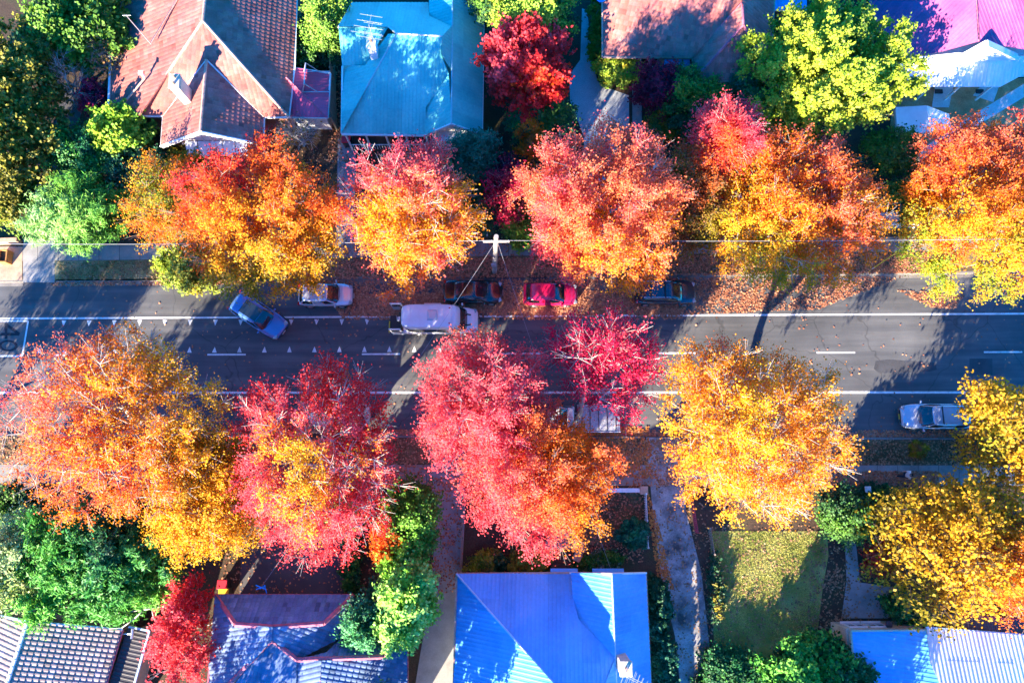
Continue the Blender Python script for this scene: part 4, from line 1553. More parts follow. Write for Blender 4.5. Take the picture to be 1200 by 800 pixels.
M['car_blue'] = paint('car_blue', (0.08, 0.18, 0.40), .22, 1, .3)
M['car_silver'] = paint('car_silver', (0.50, 0.52, 0.56), .25, 1, .35)
M['car_bluesilver'] = paint('car_bluesilver', (0.42, 0.47, 0.55), .25, 1, .3)
M['car_black'] = paint('car_black', (0.008, 0.010, 0.014), .15, 1)
M['car_magenta'] = paint('car_magenta', (0.60, 0.008, 0.07), .2, 1)
M['car_grey'] = paint('car_grey', (0.028, 0.034, 0.055), .2, 1, .3)
M['van_white'] = paint('van_white', (0.62, 0.63, 0.66), .3, .8)
KG = 'cars parked along the kerbs'
car('car', 'metallic blue hatchback turned across the edge line, dark glass roof, nose pointing down right', (302, 369), -33, 4.35, 1.82, 1.5, 'wagon', 'car_blue', sunroof=True)
car('parked_car', 'silver hatchback parked under the gold tree, fallen leaves on its roof', (381, 345), 0, 3.95, 1.70, 1.50, 'hatch', 'car_silver', KG)
car('parked_car', 'black sedan parked beside the white van, near the power pole', (554, 341.5), 0, 4.3, 1.74, 1.44, 'sedan', 'car_black', KG)
car('parked_car', 'bright magenta red hatchback half hidden below orange leaves', (645, 344), 0, 3.95, 1.68, 1.45, 'hatch', 'car_magenta', KG)
car('parked_car', 'dark grey blue station wagon with roof bars under the salmon tree', (780, 342), 0, 4.45, 1.80, 1.50, 'wagon', 'car_grey', KG, rails=True, bars=True)
car('parked_car', 'silver blue station wagon with black roof bars near the walking person', (1097, 487.5), 180, 4.75, 1.80, 1.52, 'wagon', 'car_bluesilver', KG, plate='plate_yellow', rails=True, bars=True)
car('parked_car', 'pale silver car mostly hidden under the yellow tree at the right edge', (1200, 488), 180, 4.5, 1.8, 1.48, 'sedan', 'car_silver', KG)
car('parked_car', 'silver car almost completely hidden below the pink red tree', (398, 486), 180, 4.2, 1.74, 1.46, 'hatch', 'car_silver', KG)


def van():
    p = P(516, 374, 1.3)
    root = thing('van', 'white high roof minibus with open rear doors and a yellow edged lift', 'van', (p.x, p.y, .006), 0)
    L, W, H = 5.35, 1.92, 2.5
    hl, hw = L / 2, W / 2
    car_body([(-hl, hw * .985, 1.15), (-hl + .3, hw, 1.15), (1.2, hw, 1.15), (1.75, hw * .98, 1.14), (2.0, hw * .96, 1.08), (2.4, hw * .88, .98), (2.6, hw * .78, .85), (hl, hw * .68, .7)], .3, .06).build('body', 'van_white', root, smooth=True)
    cab = Cabin(1.95, -hl, hw * .985, 1.10, 1.25, -hl + .04, hw * .86, H - .04)
    cab.shell().build('cabin', 'van_white', root, smooth=True)
    cab.panel(R(-41), R(41), .06, .72).build('windscreen', 'glass', root, smooth=True)
    for s in (1, -1):
        cab.panel(s * R(51), s * R(72), .10, .60, 8, 3).build('side_window', 'glass', root, smooth=True)
        cab.panel(s * R(84), s * R(122), .14, .62, 12, 3).build('side_window', 'glass', root, smooth=True)
    # rear opening, doors, lift
    mb = MB(); mb.box((-hl - .02, 0, 1.35), (.06, 1.5, 1.75)); mb.build('rear_opening', 'black', root)
    for s in (1, -1):
        mb = MB(); mb.box((-hl - .42, s * (hw - .04), 1.4), (.84, .07, 1.9), 0, bev=.03)
        d = mb.build('rear_door', 'van_white', root)
        mb = MB(); mb.box((-hl - .42, s * (hw - .04), 1.75), (.6, .084, .62)); mb.build('door_window', 'glass', d)
    lift = MB(); lift.box((-hl - .55, -.1, .55), (.95, 1.05, .06)); lift.box((-hl - .2, .42, 1.0), (.1, .08, 1.0)); lift.box((-hl - .2, -.62, 1.0), (.1, .08, 1.0))
    lo = lift.build('wheelchair_lift', 'black', root)
    mb = MB(); mb.box((-hl - 1.06, -.42, .62), (.07, .85, .14)); mb.build('lift_edge', 'yellow', lo)
    mb = MB(); mb.box((-hl - .3, .1, .95), (.3, .35, .3), bev=.05); mb.tube((-hl - .5, .0, .7), (-hl - .5, .3, 1.1), .03); mb.build('lift_motor', 'steel', lo)
    # roof hatch and details
    mb = MB(); mb.box((-.45, 0.03, H + .03), (.72, .78, .07), bev=.10); hh = mb.build('roof_hatch', 'car_bluesilver', root)
    mb = MB(); mb.box((-.45, 0.03, H + .068), (.5, .55, .03), bev=.01); mb.build('hatch_panel', 'steel', hh)
    mb = MB()
    for x in (-2.0, -1.35, .35, .9):
        mb.box((x, 0, H + .006), (.035, 1.25, .02))
    mb.build('roof_rib', 'van_white', root)
    for s in (-1, 1):
        mb = MB(); mb.box((2.02, s * .38, 1.18), (.34, .10, .03), -s * .2, bev=.012); mb.build('bonnet_vent', 'black', root)
        mb = MB(); mb.box((2.42, s * hw * .72, .88), (.3, .34, .2), -s * .5, bev=.05); mb.build('headlight', 'lamp_glass', root)
        mb = MB(); mb.box((.75, s * .55, H + .01), (.12, .08, .03), bev=.01); mb.build('roof_marker', 'lamp_red', root)
    mb = MB(); mb.bar((.1, hw + .02, 1.85), (-1.1, hw + .02, 1.85), .12, .08); mb.build('awning_rail', 'steel', root)
    wheels(root, L, W, (1.78, -1.55), .34)
    mirrors(root, 1.55, W + .1, 1.3, 'van_white')
    mb = MB(); mb.box((hl, 0, .55), (.08, 1.2, .22), bev=.03); mb.build('grille', 'black', root)
    mb = MB(); mb.box((hl + .05, 0, .45), (.02, .37, .13)); mb.build('number_plate', 'plate', root)


van()


def ute():
    p = P(684, 490.5, .8)
    root = thing('utility_truck', 'white tray back utility truck with pale canvas cover, under the sparse crimson tree', 'truck', (p.x, p.y, .006), R(180), KG)
    hl, hw = 2.55, .9
    car_body([(.65, hw * .95, .95), (.8, hw, .97), (1.4, hw * .98, .92), (2.1, hw * .93, .82), (2.4, hw * .8, .72), (2.55, hw * .62, .62)], .3).build('body', 'van_white', root, smooth=True)
    cab = Cabin(1.75, .68, hw * .93, .93, 1.15, .75, hw * .76, 1.5)
    cab.shell().build('cabin', 'van_white', root, smooth=True)
    cab.panel(R(-40), R(40), .06, .92).build('windscreen', 'glass', root, smooth=True)
    cab.panel(R(143), R(217), .15, .85).build('rear_window', 'glass', root, smooth=True)
    for s in (1, -1):
        cab.panel(s * R(55), s * R(125), .2, .85, 10, 3).build('side_window', 'glass', root, smooth=True)
    mb = MB(); mb.box((-1.05, 0, .72), (2.95, 1.82, .1)); mb.bar((-2.4, -.4, .55), (.9, -.4, .55), .1, .16); mb.bar((-2.4, .4, .55), (.9, .4, .55), .1, .16)
    mb.build('tray', 'steel', root)
    for s in (-1, 1):
        mb = MB()
        y = s * .93
        mb.box((-1.05, y, .82), (3.0, .05, .06)); mb.box((-1.05, y, 1.08), (3.0, .06, .06), bev=.02)
        for x in (-2.5, -1.55, -.55, .42):
            mb.box((x, y, .95), (.12, .055, .24))
        mb.build('side_board', 'van_white', root)
    g = [(-2.5, -.86, 1.12), (.4, -.86, 1.12), (.4, .86, 1.12), (-2.5, .86, 1.12)]
    mb = MB(); soft(mb, [Vector(q) for q in g], -.16, 14)
    mb.build('canvas_cover', 'canvas_grey', root, smooth=True)
    for x in (-2.2, -1.6, -1.0, -.4, .15):
        mb = MB()
        pts = [Vector((x, -.84 + 1.68 * k / 8, 1.15 + .17 * math.sin(math.pi * k / 8) * math.sin(math.pi * (x + 2.5) / 2.9))) for k in range(9)]
        mb.path(pts, .022, 6)
        mb.build('cover_strap', 'black', root)
    mb = MB(); mb.box((.58, .25, 1.05), (.26, .42, .32), bev=.04); mb.build('water_drum', 'blue_box', root)
    mb = MB(); mb.bar((.52, -.9, 1.35), (.52, .9, 1.35), .05, .05); mb.bar((.52, -.88, .8), (.52, -.88, 1.35), .05, .05); mb.bar((.52, .88, .8), (.52, .88, 1.35), .05, .05)
    mb.build('headboard_frame', 'black', root)
    wheels(root, 5.1, 1.8, (1.65, -1.4), .34)
    mirrors(root, 1.5, 1.8, 1.0, 'black')
    for s in (-1, 1):
        mb = MB(); mb.box((2.36, s * .6, .72), (.26, .3, .14), -s * .4, bev=.04); mb.build('headlight', 'lamp_glass', root)
        mb = MB(); mb.box((-2.53, s * .72, .68), (.06, .3, .1)); mb.build('tail_light', 'lamp_red', root)


ute()

# ================================================================== PERSON


def person():
    p = P(1054, 556.5, ZL)
    root = thing('person', 'person in a loose white top and dark trousers walking along the leafy footpath', 'person', (p.x, p.y, ZL + .012), R(172))

    def skin(name, joints, bones, mat, sub=2):
        me = bpy.data.meshes.new(name)
        me.from_pydata([j[:3] for j in joints], bones, [])
        o = bpy.data.objects.new(name, me); COL.objects.link(o); o.parent = root
        md = o.modifiers.new('skin', 'SKIN')
        for k, j in enumerate(joints):
            r = j[3] if isinstance(j[3], tuple) else (j[3], j[3])
            me.skin_vertices[0].data[k].radius = r
        me.skin_vertices[0].data[0].use_root = True
        sd = o.modifiers.new('subsurf', 'SUBSURF'); sd.levels = sub; sd.render_levels = sub
        me.materials.append(M[mat])
        return o
    # pelvis, spine, neck, head, arms, legs in mid stride (x forward)
    J = [(0, 0, .95, (.15, .11)), (.01, 0, 1.15, (.14, .10)), (.03, 0, 1.36, (.17, .11)), (.04, 0, 1.48, .06), (.06, 0, 1.56, (.075, .085)), (.07, 0, 1.66, (.085, .10)), (.06, 0, 1.72, .06),
         (.03, .19, 1.40, .055), (-.10, .24, 1.14, .045), (-.02, .26, .92, .035), (.02, .26, .84, .036),
         (.03, -.19, 1.40, .055), (.12, -.24, 1.15, .045), (.26, -.22, .97, .035), (.33, -.21, .93, .036),
         (.02, .09, .90, .085), (.17, .09, .52, .062), (.26, .09, .11, .042), (.36, .10, .05, .04),
         (-.02, -.09, .90, .085), (-.08, -.09, .50, .062), (-.33, -.09, .17, .042), (-.26, -.10, .06, .04)]
    B = [(0, 1), (1, 2), (2, 3), (3, 4), (4, 5), (5, 6), (2, 7), (7, 8), (8, 9), (9, 10), (2, 11), (11, 12), (12, 13), (13, 14), (0, 15), (15, 16), (16, 17), (17, 18), (0, 19), (19, 20), (20, 21), (21, 22)]
    skin('body', J, B, 'skin')
    T = [(0, 0, .93, (.20, .16)), (.01, 0, 1.15, (.185, .145)), (.03, 0, 1.37, (.19, .13)), (.035, 0, 1.47, .075), (.03, .20, 1.40, .08), (-.10, .25, 1.14, .07), (.03, -.20, 1.40, .08), (.12, -.25, 1.15, .07)]
    skin('shirt', T, [(0, 1), (1, 2), (2, 3), (2, 4), (4, 5), (2, 6), (6, 7)], 'cloth_white')
    G = [(0, 0, .93, (.17, .13)), (.02, .09, .86, .105), (.17, .09, .52, .082), (.25, .09, .14, .065), (-.02, -.09, .86, .105), (-.08, -.09, .50, .082), (-.32, -.09, .20, .065)]
    skin('trousers', G, [(0, 1), (1, 2), (2, 3), (0, 4), (4, 5), (5, 6)], 'cloth_dark')
    skin('hair', [(.03, 0, 1.70, (.095, .10)), (0, 0, 1.62, .07), (.06, 0, 1.735, (.085, .09))], [(0, 1), (0, 2)], 'hair')


person()

# ================================================================== STREET FURNITURE, FENCES
pb = P(579.5, 318, ZL)
pole = thing('power_pole', 'grey timber power pole with a short crossarm between the gold and salmon trees', 'power pole', (pb.x, pb.y, ZL))
PT = Vector((P(581.5, 277, 7.9).x, P(581.5, 277, 7.9).y, 7.9))
mb = MB(); mb.tube(pb, PT, .19, .15, 14); mb.build('pole', 'pole', pole, world=True)
mb = MB(); mb.box(PT + Vector((0, -.2, -.45)), (.10, 1.7, .10), R(90)); mb.build('crossarm', 'pole', pole, world=True)
mb = MB()
for dx in (-.8, -.3, .3, .8):
    q = PT + Vector((dx, -.2, -.36)); mb.lathe([(.03, 0), (.06, .04), (.035, .08), (.06, .12), (.02, .17)], q, 10)
mb.build('insulator', 'lamp_glass', pole, world=True)
mb = MB(); mb.box(pb + Vector((0, -.17, 2.2)), (.34, .12, .5), bev=.02); mb.tube(pb + Vector((.14, -.12, .1)), pb + Vector((.13, -.12, 5)), .03, .03, 6); mb.build('cable_guard', 'steel', pole, world=True)


def cable(name, label, p0, p1, r, sag, mat='wire', n=26):
    p0, p1 = Vector(p0), Vector(p1)
    mb = MB()
    o = p0.copy()
    pts = []
    for k in range(n + 1):
        f = k / n
        q = p0.lerp(p1, f); q.z -= sag * 4 * f * (1 - f)
        pts.append(q - o)
    mb.path(pts, r, 6)
    ob = mb.build(name, mat)
    ob.location = o
    return tag(ob, label, 'wire')


zt = PT.z - .25
WB = P(305, 689, 3.5)
cable('service_wire', 'pale service wire from the power pole over the van to the tiled house', PT + Vector((-.1, -.3, -.4)), WB, .009, .7, 'wire_grey')
cable('service_wire', 'thin service wire from the power pole over the street to the cottage with the shade blue roof', PT + Vector((.1, -.3, -.5)), P(716, 667, 2.9), .008, .8, 'wire_grey')
wl = P(-160, 288, 7.0)
cable('street_wire', 'pale street wire running left from the power pole above the upper footpath', PT + Vector((0, -.2, -.2)), (wl.x, wl.y, 7.6), .014, .5, 'wire_grey')
wr = P(1400, 280, 7.0)
cable('street_wire', 'pale street wire running right from the power pole through the salmon tree', PT + Vector((0, -.2, -.2)), (wr.x, wr.y, 7.6), .012, .5, 'wire_grey')
bk = thing('wire_bracket', 'blue painted wire bracket standing at the eave above the dark driveway', 'bracket', (WB.x, WB.y, 3.0))
mb = MB(); mb.tube((0, 0, -.3), (0, 0, .55), .04, .04, 8); mb.bar((-.35, -.1, .2), (.3, .15, .45), .06, .06); mb.bar((-.3, .2, .5), (.35, -.05, .5), .06, .06); mb.bar((.25, .2, .5), (.3, -.35, .1), .05, .05)
mb.build('bracket_arm', 'blue_box', bk)


def fence(name, label, pts_px, z, kind, mat, cat='fence', post=2.2, thick=.06, postmat=None, h0=.0):
    """fence through ground points; palings, solid wall or pickets"""
    P0 = [P(u, v, ZL) for u, v in pts_px]
    root = thing(name, label, cat, P0[0])
    o = P0[0]
    panel, posts, rails = MB(), [], MB()
    for a_, b_ in zip(P0[:-1], P0[1:]):
        a_, b_ = a_ - o, b_ - o
        d = b_ - a_
        L = d.length; d.normalize()
        ang = math.atan2(d.y, d.x)
        n = max(1, round(L / post))
        for k in range(n + 1):
            posts.append((a_.lerp(b_, k / n), ang))
        if kind == 'wall':
            panel.box(a_.lerp(b_, .5) + Vector((0, 0, z / 2)), (L, thick, z), ang)
            rails.box(a_.lerp(b_, .5) + Vector((0, 0, z + .03)), (L + .02, thick + .08, .06), ang)
        else:
            step = .16 if kind == 'picket' else .125
            w = .08 if kind == 'picket' else .12
            m = max(2, int(L / step))
            for k in range(m):
                hh = z * (1 + random.uniform(-.012, .012))
                panel.box(a_.lerp(b_, (k + .5) / m) + Vector((0, 0, .05 + hh / 2)), (w, .025, hh), ang)
            for zz in (.3 * z, .82 * z):
                rails.bar(a_ + Vector((0, 0, zz)) + Vector((-d.y, d.x, 0)) * .035, b_ + Vector((0, 0, zz)) + Vector((-d.y, d.x, 0)) * .035, .04, .07)
    panel.build('palings' if kind != 'wall' else 'wall_panel', mat, root)
    rails.build('rail' if kind != 'wall' else 'coping', mat, root)
    seen = []
    for q, ang in posts:
        if kind == 'wall' and postmat is None:
            break
        if any((q - s).length < .3 for s in seen):
            continue
        seen.append(q)
        mb = MB()
        s = .11 if kind != 'wall' else .46
        mb.box(q + Vector((0, 0, (z + .1) / 2)), (s, s, z + .1), ang, bev=.01)
        if kind == 'wall':
            mb.box(q + Vector((0, 0, z + .14)), (s + .1, s + .1, .08), ang, bev=.02)
        mb.build('post' if kind != 'wall' else 'pier', postmat or mat, root)
    return root


fence('front_wall', 'low white front wall between two sandstone piers, before the shaded garden bed', [(706, 574), (752, 574)], .75, 'wall', 'white', 'wall', 9, .2, 'sandstone')
fence('picket_fence', 'white picket fence along the left side of the worn concrete drive', [(754.5, 578), (757, 640)], .9, 'picket', 'white')
fence('side_fence', 'grey timber fence along the right edge of the pinkish driveway', [(543, 590), (540, 668)], 1.0, 'picket', 'timber')
fence('paling_fence', 'tall weathered paling fence between the terracotta house and the teal roofed house', [(395, 152), (392, 40), (391, -30)], 1.9, 'paling', 'timber')
fence('front_fence', 'white picket fence beside the power pole below the dim garden shrubs', [(470, 276), (571, 276)], 1.0, 'picket', 'white')
fence('front_fence', 'white front fence in the gap between the orange and yellow street trees', [(985, 269), (1070, 267)], 1.1, 'picket', 'white')
fence('garden_wall', 'low white wall behind the front fence in the gap between two street trees', [(1010, 258), (1048, 258)], .8, 'wall', 'white', 'wall', 4, .5)
fence('front_fence', 'dark low timber fence along the lower footpath near the walking person', [(985, 574), (1110, 576)], .8, 'picket', 'timber_dark')
mb = MB(); q = P(1008, 573, ZL); mb.box((0, 0, .55), (.32, .32, 1.1), bev=.02); mb.box((0, 0, 1.13), (.42, .42, .1), bev=.02)
o = mb.build('gate_post', 'white'); o.location = q
tag(o, 'short white gate post in the dark fence along the lower footpath', 'post')
fence('side_fence', 'dark timber fence between the worn drive and the dry lawn', [(829, 618), (834, 648)], .8, 'picket', 'timber')
g_ = P(808, 587, ZL)
gate = thing('driveway_gate', 'open red steel driveway gate on the right of the worn drive', 'gate', g_)
g2 = P(814, 623, ZL) - g_
mb = MB()
for z in (.25, .6, 1.0):
    mb.bar(Vector((0, 0, z)), g2 + Vector((0, 0, z)), .06, .06)
for k in range(17):
    q = g2 * (k / 16); mb.tube(q + Vector((0, 0, .2)), q + Vector((0, 0, 1.08)), .018, .018, 6)
mb.build('gate_bars', 'gate_red', gate)
mb = MB(); mb.box((0, .08, .65), (.14, .14, 1.3), bev=.02); mb.build('gate_post', 'black', gate)
fence('garden_wall', 'low white wall at the corner of the upper left footpath', [(-30, 286), (26, 284)], .6, 'wall', 'sandstone', 'wall', 4, .25)


def bin_(label, u, v, lid):
    q = P(u, v, ZL)
    root = thing('wheelie_bin', label, 'bin', q, R(90), 'wheelie bins')
    mb = MB(); w0, w1 = .22, .28
    vs = [(-w0, -w0, .08), (w0, -w0, .08), (w0, w0, .08), (-w0, w0, .08), (-w1, -w1, .98), (w1, -w1, .98), (w1, w1 + .04, .98), (-w1, w1 + .04, .98)]
    mb.faces(vs, [(3, 2, 1, 0), (4, 5, 6, 7), (0, 1, 5, 4), (1, 2, 6, 5), (2, 3, 7, 6), (3, 0, 4, 7)]); mb.build('tub', 'black', root)
    mb = MB(); mb.box((0, .02, 1.02), (.62, .68, .08), bev=.05); mb.build('lid', lid, root)
    mb = MB(); mb.tube((-.25, .36, .96), (.25, .36, .96), .025, .025, 8); mb.build('handle', 'black', root)
    for s in (-1, 1):
        mb = MB(); mb.lathe([(.1, -.03), (.1, .03)], (s * .2, .24, .1), 14, 'Y'); mb.build('wheel', 'rubber', root)


bin_('black wheelie bin with a red lid behind the blue grey tiled house', 267.5, 682, 'red')
bin_('black wheelie bin with a yellow lid next to the tiled roof hip', 269, 692, 'yellow')
bin_('wheelie bin with a yellow lid at the verandah of the teal roofed house', 409, 163, 'yellow')
bin_('wheelie bin with a red lid in front of the teal roofed house', 409.5, 170, 'red')
# orange planter frame at the far left
q = P(10, 303, ZL)
pl = thing('planter_box', 'orange timber planter frame on the brick paving at the left edge', 'planter', q)
mb = MB()
for s in (-1, 1):
    mb.box((s * .3, 0, .35), (.08, .95, .7)); mb.box((0, s * .45, .36), (.62, .08, .71))
mb.build('planter_frame', 'timber_orange', pl)
mb = MB(); mb.box((0, 0, .25), (.56, .84, .5)); mb.build('planter_soil', 'soil', pl)
# yellow guard post leaning at the kerb
q = P(1022, 315, ZL)
gy = thing('guy_guard', 'thin yellow guard pole leaning on the verge between orange and yellow trees', 'pole', q)
mb = MB(); mb.tube((0, 0, 0), (1.05, .75, 1.6), .035, .035, 8); mb.build('guard_tube', 'yellow', gy)
mb = MB(); mb.tube((0, 0, 0), (0, 0, .3), .05, .05, 8); mb.build('anchor', 'steel', gy)
# blue garden hose reel etc by the left drive
q = P(42, 221, ZL)
hr = thing('hose_reel', 'coiled blue garden hose beside the shaded left driveway', 'hose', q)
mb = MB()
for k in range(4):
    pts = [Vector((math.cos(t) * (.5 - .07 * k), math.sin(t) * (.42 - .06 * k), .05 + .04 * k)) for t in [2 * math.pi * i / 22 for i in range(23)]]
    mb.path(pts, .04, 6)
mb.build('hose_coil', 'blue_box', hr)
mb = MB(); mb.box((-.1, -.95, .25), (.5, .4, .4), .3, bev=.06); mb.build('hose_box', 'gate_red', hr)

# ================================================================== TREES
STG = 'autumn street trees'
SH = 'garden shrubs'
kw = dict(zc=7.2, rz=4.7, tips=330, per=64, leaf=.125, sig=.42, spray=6, trunk_r=.27, bark='bark', stem=2.3, twig=.016)
DENS = 3.5


def street(label, u, v, rx, ry, stops, grad, seed, **k):
    a = dict(kw); a.update(k)
    zc = a.pop('zc'); rz = a.pop('rz')
    a['per'] = int(a['per'] * DENS)
    return plant('street_tree', label, 'tree', u, v, zc, rx, ry, rz, stops, grad, STG, seed=seed, **a)


street('broad street tree with fiery orange leaves, crimson at the top, gold towards the silver hatchback', 309, 258, 96, 95, [OL, YE, YO, OR, OR, RD], (-.4, .75, .1), 11, per=66)
street('pink and yellow street tree with pale bare twigs, left of the power pole', 481, 254, 74, 88, [YE, YE, YO, SA, PK, PK], (-.35, .55, .1), 12, bare=.24, bark='bark_pale', tips=320, rad_mix=.5, twig=.022, tipf=1.1)
street('large salmon and orange street tree right of the power pole, above the magenta car', 699, 246, 99, 92, [YE, YO, SA, SA, PK, PK], (-.15, .65, .2), 13, zc=7.0, rz=4.5, tips=420, per=62, bark='bark_pale', bare=.08)
street('orange and yellow street tree with salmon top left of the white front fence', 932, 244, 102, 106, [LI, YE, YO, OR, SA, PK], (.05, .55, .15), 14, zc=5.2, rz=3.3, tips=400, bark='bark_pale', per=60, bare=.14)
street('big red, orange and lime street tree at the upper right edge of the photo', 1152, 242, 101, 110, [LI, YE, YO, OR, SA, RD], (.3, .55, .1), 15, zc=5.0, rz=3.2, tips=420, per=62)
street('dark orange small tree in shade between the salmon tree and the orange tree', 808, 232, 40, 66, [OL, OL, BR, OR, RD], (0, .8, .1), 16, zc=4.6, rz=3.2, tips=140, trunk_r=.14, stem=1.5)
street('crimson upright tree with bare tips rising above the orange street tree', 850, 158, 38, 36, [OR, RD, PK, CR], (0, .6, .3), 17, zc=6.8, rz=3.4, tips=110, trunk_r=.14, stem=2.0, bark='bark_pale', bare=.2)
street('small sparse tree with orange, yellow and green leaves beside the fiery orange tree', 192, 242, 44, 62, [OL, LI, YO, OR, OR], (.1, .4, .3), 18, zc=3.8, rz=2.6, tips=120, per=44, trunk_r=.14, bare=.18, stem=1.4)
# lower row
street('widest street tree, orange pink leaves with many bare grey twigs on its left side', 132, 492, 134, 110, [YE, YE, YO, OR, SA, PK], (-.75, .25, .15), 21, tips=480, per=42, bare=.16, bare_dir=(-.9, .1, .3, .55), bark='bark_pale', zc=8.8, rz=4.4, twig=.02, tipf=1.0)
street('olive and golden yellow tree tucked behind the widest orange tree', 240, 582, 66, 78, [YE, YE, YE, YE, GD, OL], (-.3, .9, -.1), 22, zc=5.4, rz=3.6, tips=260, per=60)
street('pinkish red street tree with yellow heart and white bare branches, lower left of centre', 372, 532, 104, 116, [YE, YE, YO, PK, PK, RD], (.15, .15, .1), 23, tips=360, per=56, bare=.14, bare_dir=(.75, .5, .2, .7), bark='bark_pale', gnoise=.3, rad_mix=.95, twig=.022)
street('tall pink street tree with pale branches, lower centre of the street', 566, 470, 70, 90, [RD, PK, PK, PK, SA], (-.2, .5, .3), 24, tips=300, per=54, bare=.18, bark='bark_pale', twig=.02)
street('orange red street tree in front of the cottage with the shade blue roof', 628, 560, 90, 84, [YO, OR, SA, PK, PK], (-.6, .05, .3), 25, tips=340, per=62, zc=6.6, rz=4.4)
street('sparse crimson tree leaning over the road beside the utility truck', 714, 425, 60, 66, [RD, CR, CR, PK], (0, .4, .4), 26, zc=7.2, rz=3.0, tips=150, per=40, base=(664, 512), bare=.24, bark='bark_pale', trunk_r=.2, twig=.022)
street('yellow orange street tree with dense white twigs, right of the red trees', 880, 506, 114, 106, [YE, YE, YO, YO, SA], (.1, .5, .1), 27, zc=7.8, rz=4.9, stem=1.2, trunk_r=.2, tips=440, per=46, bare=.16, bare_dir=(.6, -.4, .2, .6), bark='bark_pale', twig=.017)
street('loose golden tree with dark branches above the white corrugated roof', 1116, 638, 98, 84, [OL, GD, YE, GD, YO], (.6, -.2, .2), 28, tips=360, per=14, bark='bark_dark', leaf=.21, sig=.45, zc=5.2, rz=4.3, twig=.02)
street('bright yellow tree over the hidden pale car at the right edge', 1186, 508, 56, 60, [LI, GD, YE, YE], (0, .2, .3), 29, zc=5.6, rz=3.6, tips=210, per=18, leaf=.2, bark='bark_dark')
street('street tree standing outside the left edge', -140, 560, 70, 66, [YE, YO, OR], (0, .5, .3), 31, zc=5.4, rz=3.8, tips=200, per=50)
street('amber tree in the lower right corner beside the brick porch', 1196, 660, 52, 66, [YO, OR, YO, YE], (0, .3, .3), 30, zc=5.6, rz=3.4, tips=190, per=44)

GT = 'garden trees'


def garden(label, u, v, zc, rx, ry, rz, stops, seed, name='garden_tree', cat='tree', **k):
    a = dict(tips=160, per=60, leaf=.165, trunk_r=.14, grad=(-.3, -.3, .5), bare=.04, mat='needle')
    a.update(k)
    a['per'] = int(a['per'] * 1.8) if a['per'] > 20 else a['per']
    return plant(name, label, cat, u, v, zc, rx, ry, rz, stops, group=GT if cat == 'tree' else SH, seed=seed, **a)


garden('round crimson maple beside the gravel drive', 619, 80, 5.0, 50, 50, 3.0, [OR, RD, RD, PK, PK], 41, tips=210, per=70, leaf=.24, grad=(-.2, .5, .3), mat='leaf')
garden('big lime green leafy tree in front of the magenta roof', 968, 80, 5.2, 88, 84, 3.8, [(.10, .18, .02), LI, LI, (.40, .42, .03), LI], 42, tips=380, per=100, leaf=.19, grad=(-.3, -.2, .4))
garden('bright red maple between the two tiled roofs at the bottom', 218, 742, 4.2, 36, 64, 2.6, [RD, RD, PK, PK], 43, tips=130, per=60, mat='leaf', bare=.14, bark='bark_pale', bare_dir=(-.2, -.6, 0, .3))
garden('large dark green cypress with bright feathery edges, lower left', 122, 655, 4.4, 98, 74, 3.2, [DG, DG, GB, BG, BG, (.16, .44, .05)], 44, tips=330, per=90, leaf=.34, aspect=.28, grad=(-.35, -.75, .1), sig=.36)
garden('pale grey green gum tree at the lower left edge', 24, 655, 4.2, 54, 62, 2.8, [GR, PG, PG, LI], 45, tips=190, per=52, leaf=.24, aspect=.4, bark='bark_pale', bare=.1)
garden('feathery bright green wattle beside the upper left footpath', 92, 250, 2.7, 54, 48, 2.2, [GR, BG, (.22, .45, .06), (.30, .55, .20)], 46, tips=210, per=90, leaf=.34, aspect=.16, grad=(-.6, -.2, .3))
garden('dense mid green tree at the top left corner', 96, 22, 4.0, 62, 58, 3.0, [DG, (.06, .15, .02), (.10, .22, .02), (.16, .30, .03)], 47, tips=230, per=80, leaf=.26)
garden('tall olive yellow tree along the left edge of the photo', 22, 128, 4.4, 48, 118, 3.6, [DG, (.14, .13, .015), (.24, .23, .025), (.33, .30, .05)], 48, tips=330, per=64, leaf=.24, grad=(-.5, -.2, .3))
garden('dark olive bushes in the corner above the upper left footpath', 12, 238, 2.2, 38, 40, 1.9, [DG, GR, OL], 49, tips=120, per=60)
garden('glossy green tree left of the white front gable', 143, 158, 2.4, 33, 30, 2.0, [DG, GR, (.2, .4, .03), LI], 50, tips=130, per=80, leaf=.26)
garden('teal green rounded shrub by the left driveway', 90, 178, 2.6, 34, 28, 2.0, [TG, GB, BG, (.16, .4, .12)], 51, 'shrub', 'shrub', tips=110, per=70)
garden('dark evergreen shrub in the shade between left garden trees', 160, 205, 1.9, 40, 36, 1.7, [DG, DG, TG, GR], 52, 'shrub', 'shrub', tips=110, per=70)
garden('olive green verge bush at the foot of the fiery orange tree', 226, 316, 1.6, 32, 26, 1.5, [GR, OL, (.25, .32, .04), LI], 53, 'shrub', 'shrub', tips=100, per=70, leaf=.2)
garden('bare grey leafless tree beside the left driveway', 82, 96, 3.2, 30, 34, 2.4, [PU, BR], 54, tips=150, per=2, bark='bark_pale', bare=.7)
garden('small purple leaved shrub at the corner of the terracotta roof', 116, 122, 2.2, 16, 20, 1.6, [PU, PU, CR], 55, 'shrub', 'shrub', tips=60, per=46)
garden('grey twiggy shrub at the edge of the terracotta roof', 122, 62, 3.4, 22, 26, 2.2, [OL, BR, GR], 56, 'shrub', 'shrub', tips=120, per=14, bark='bark', bare=.4)
garden('light green tree between the terracotta and teal roofs', 384, 26, 3.6, 22, 26, 2.2, [GR, (.18, .34, .04), LI], 57, tips=110, per=62)
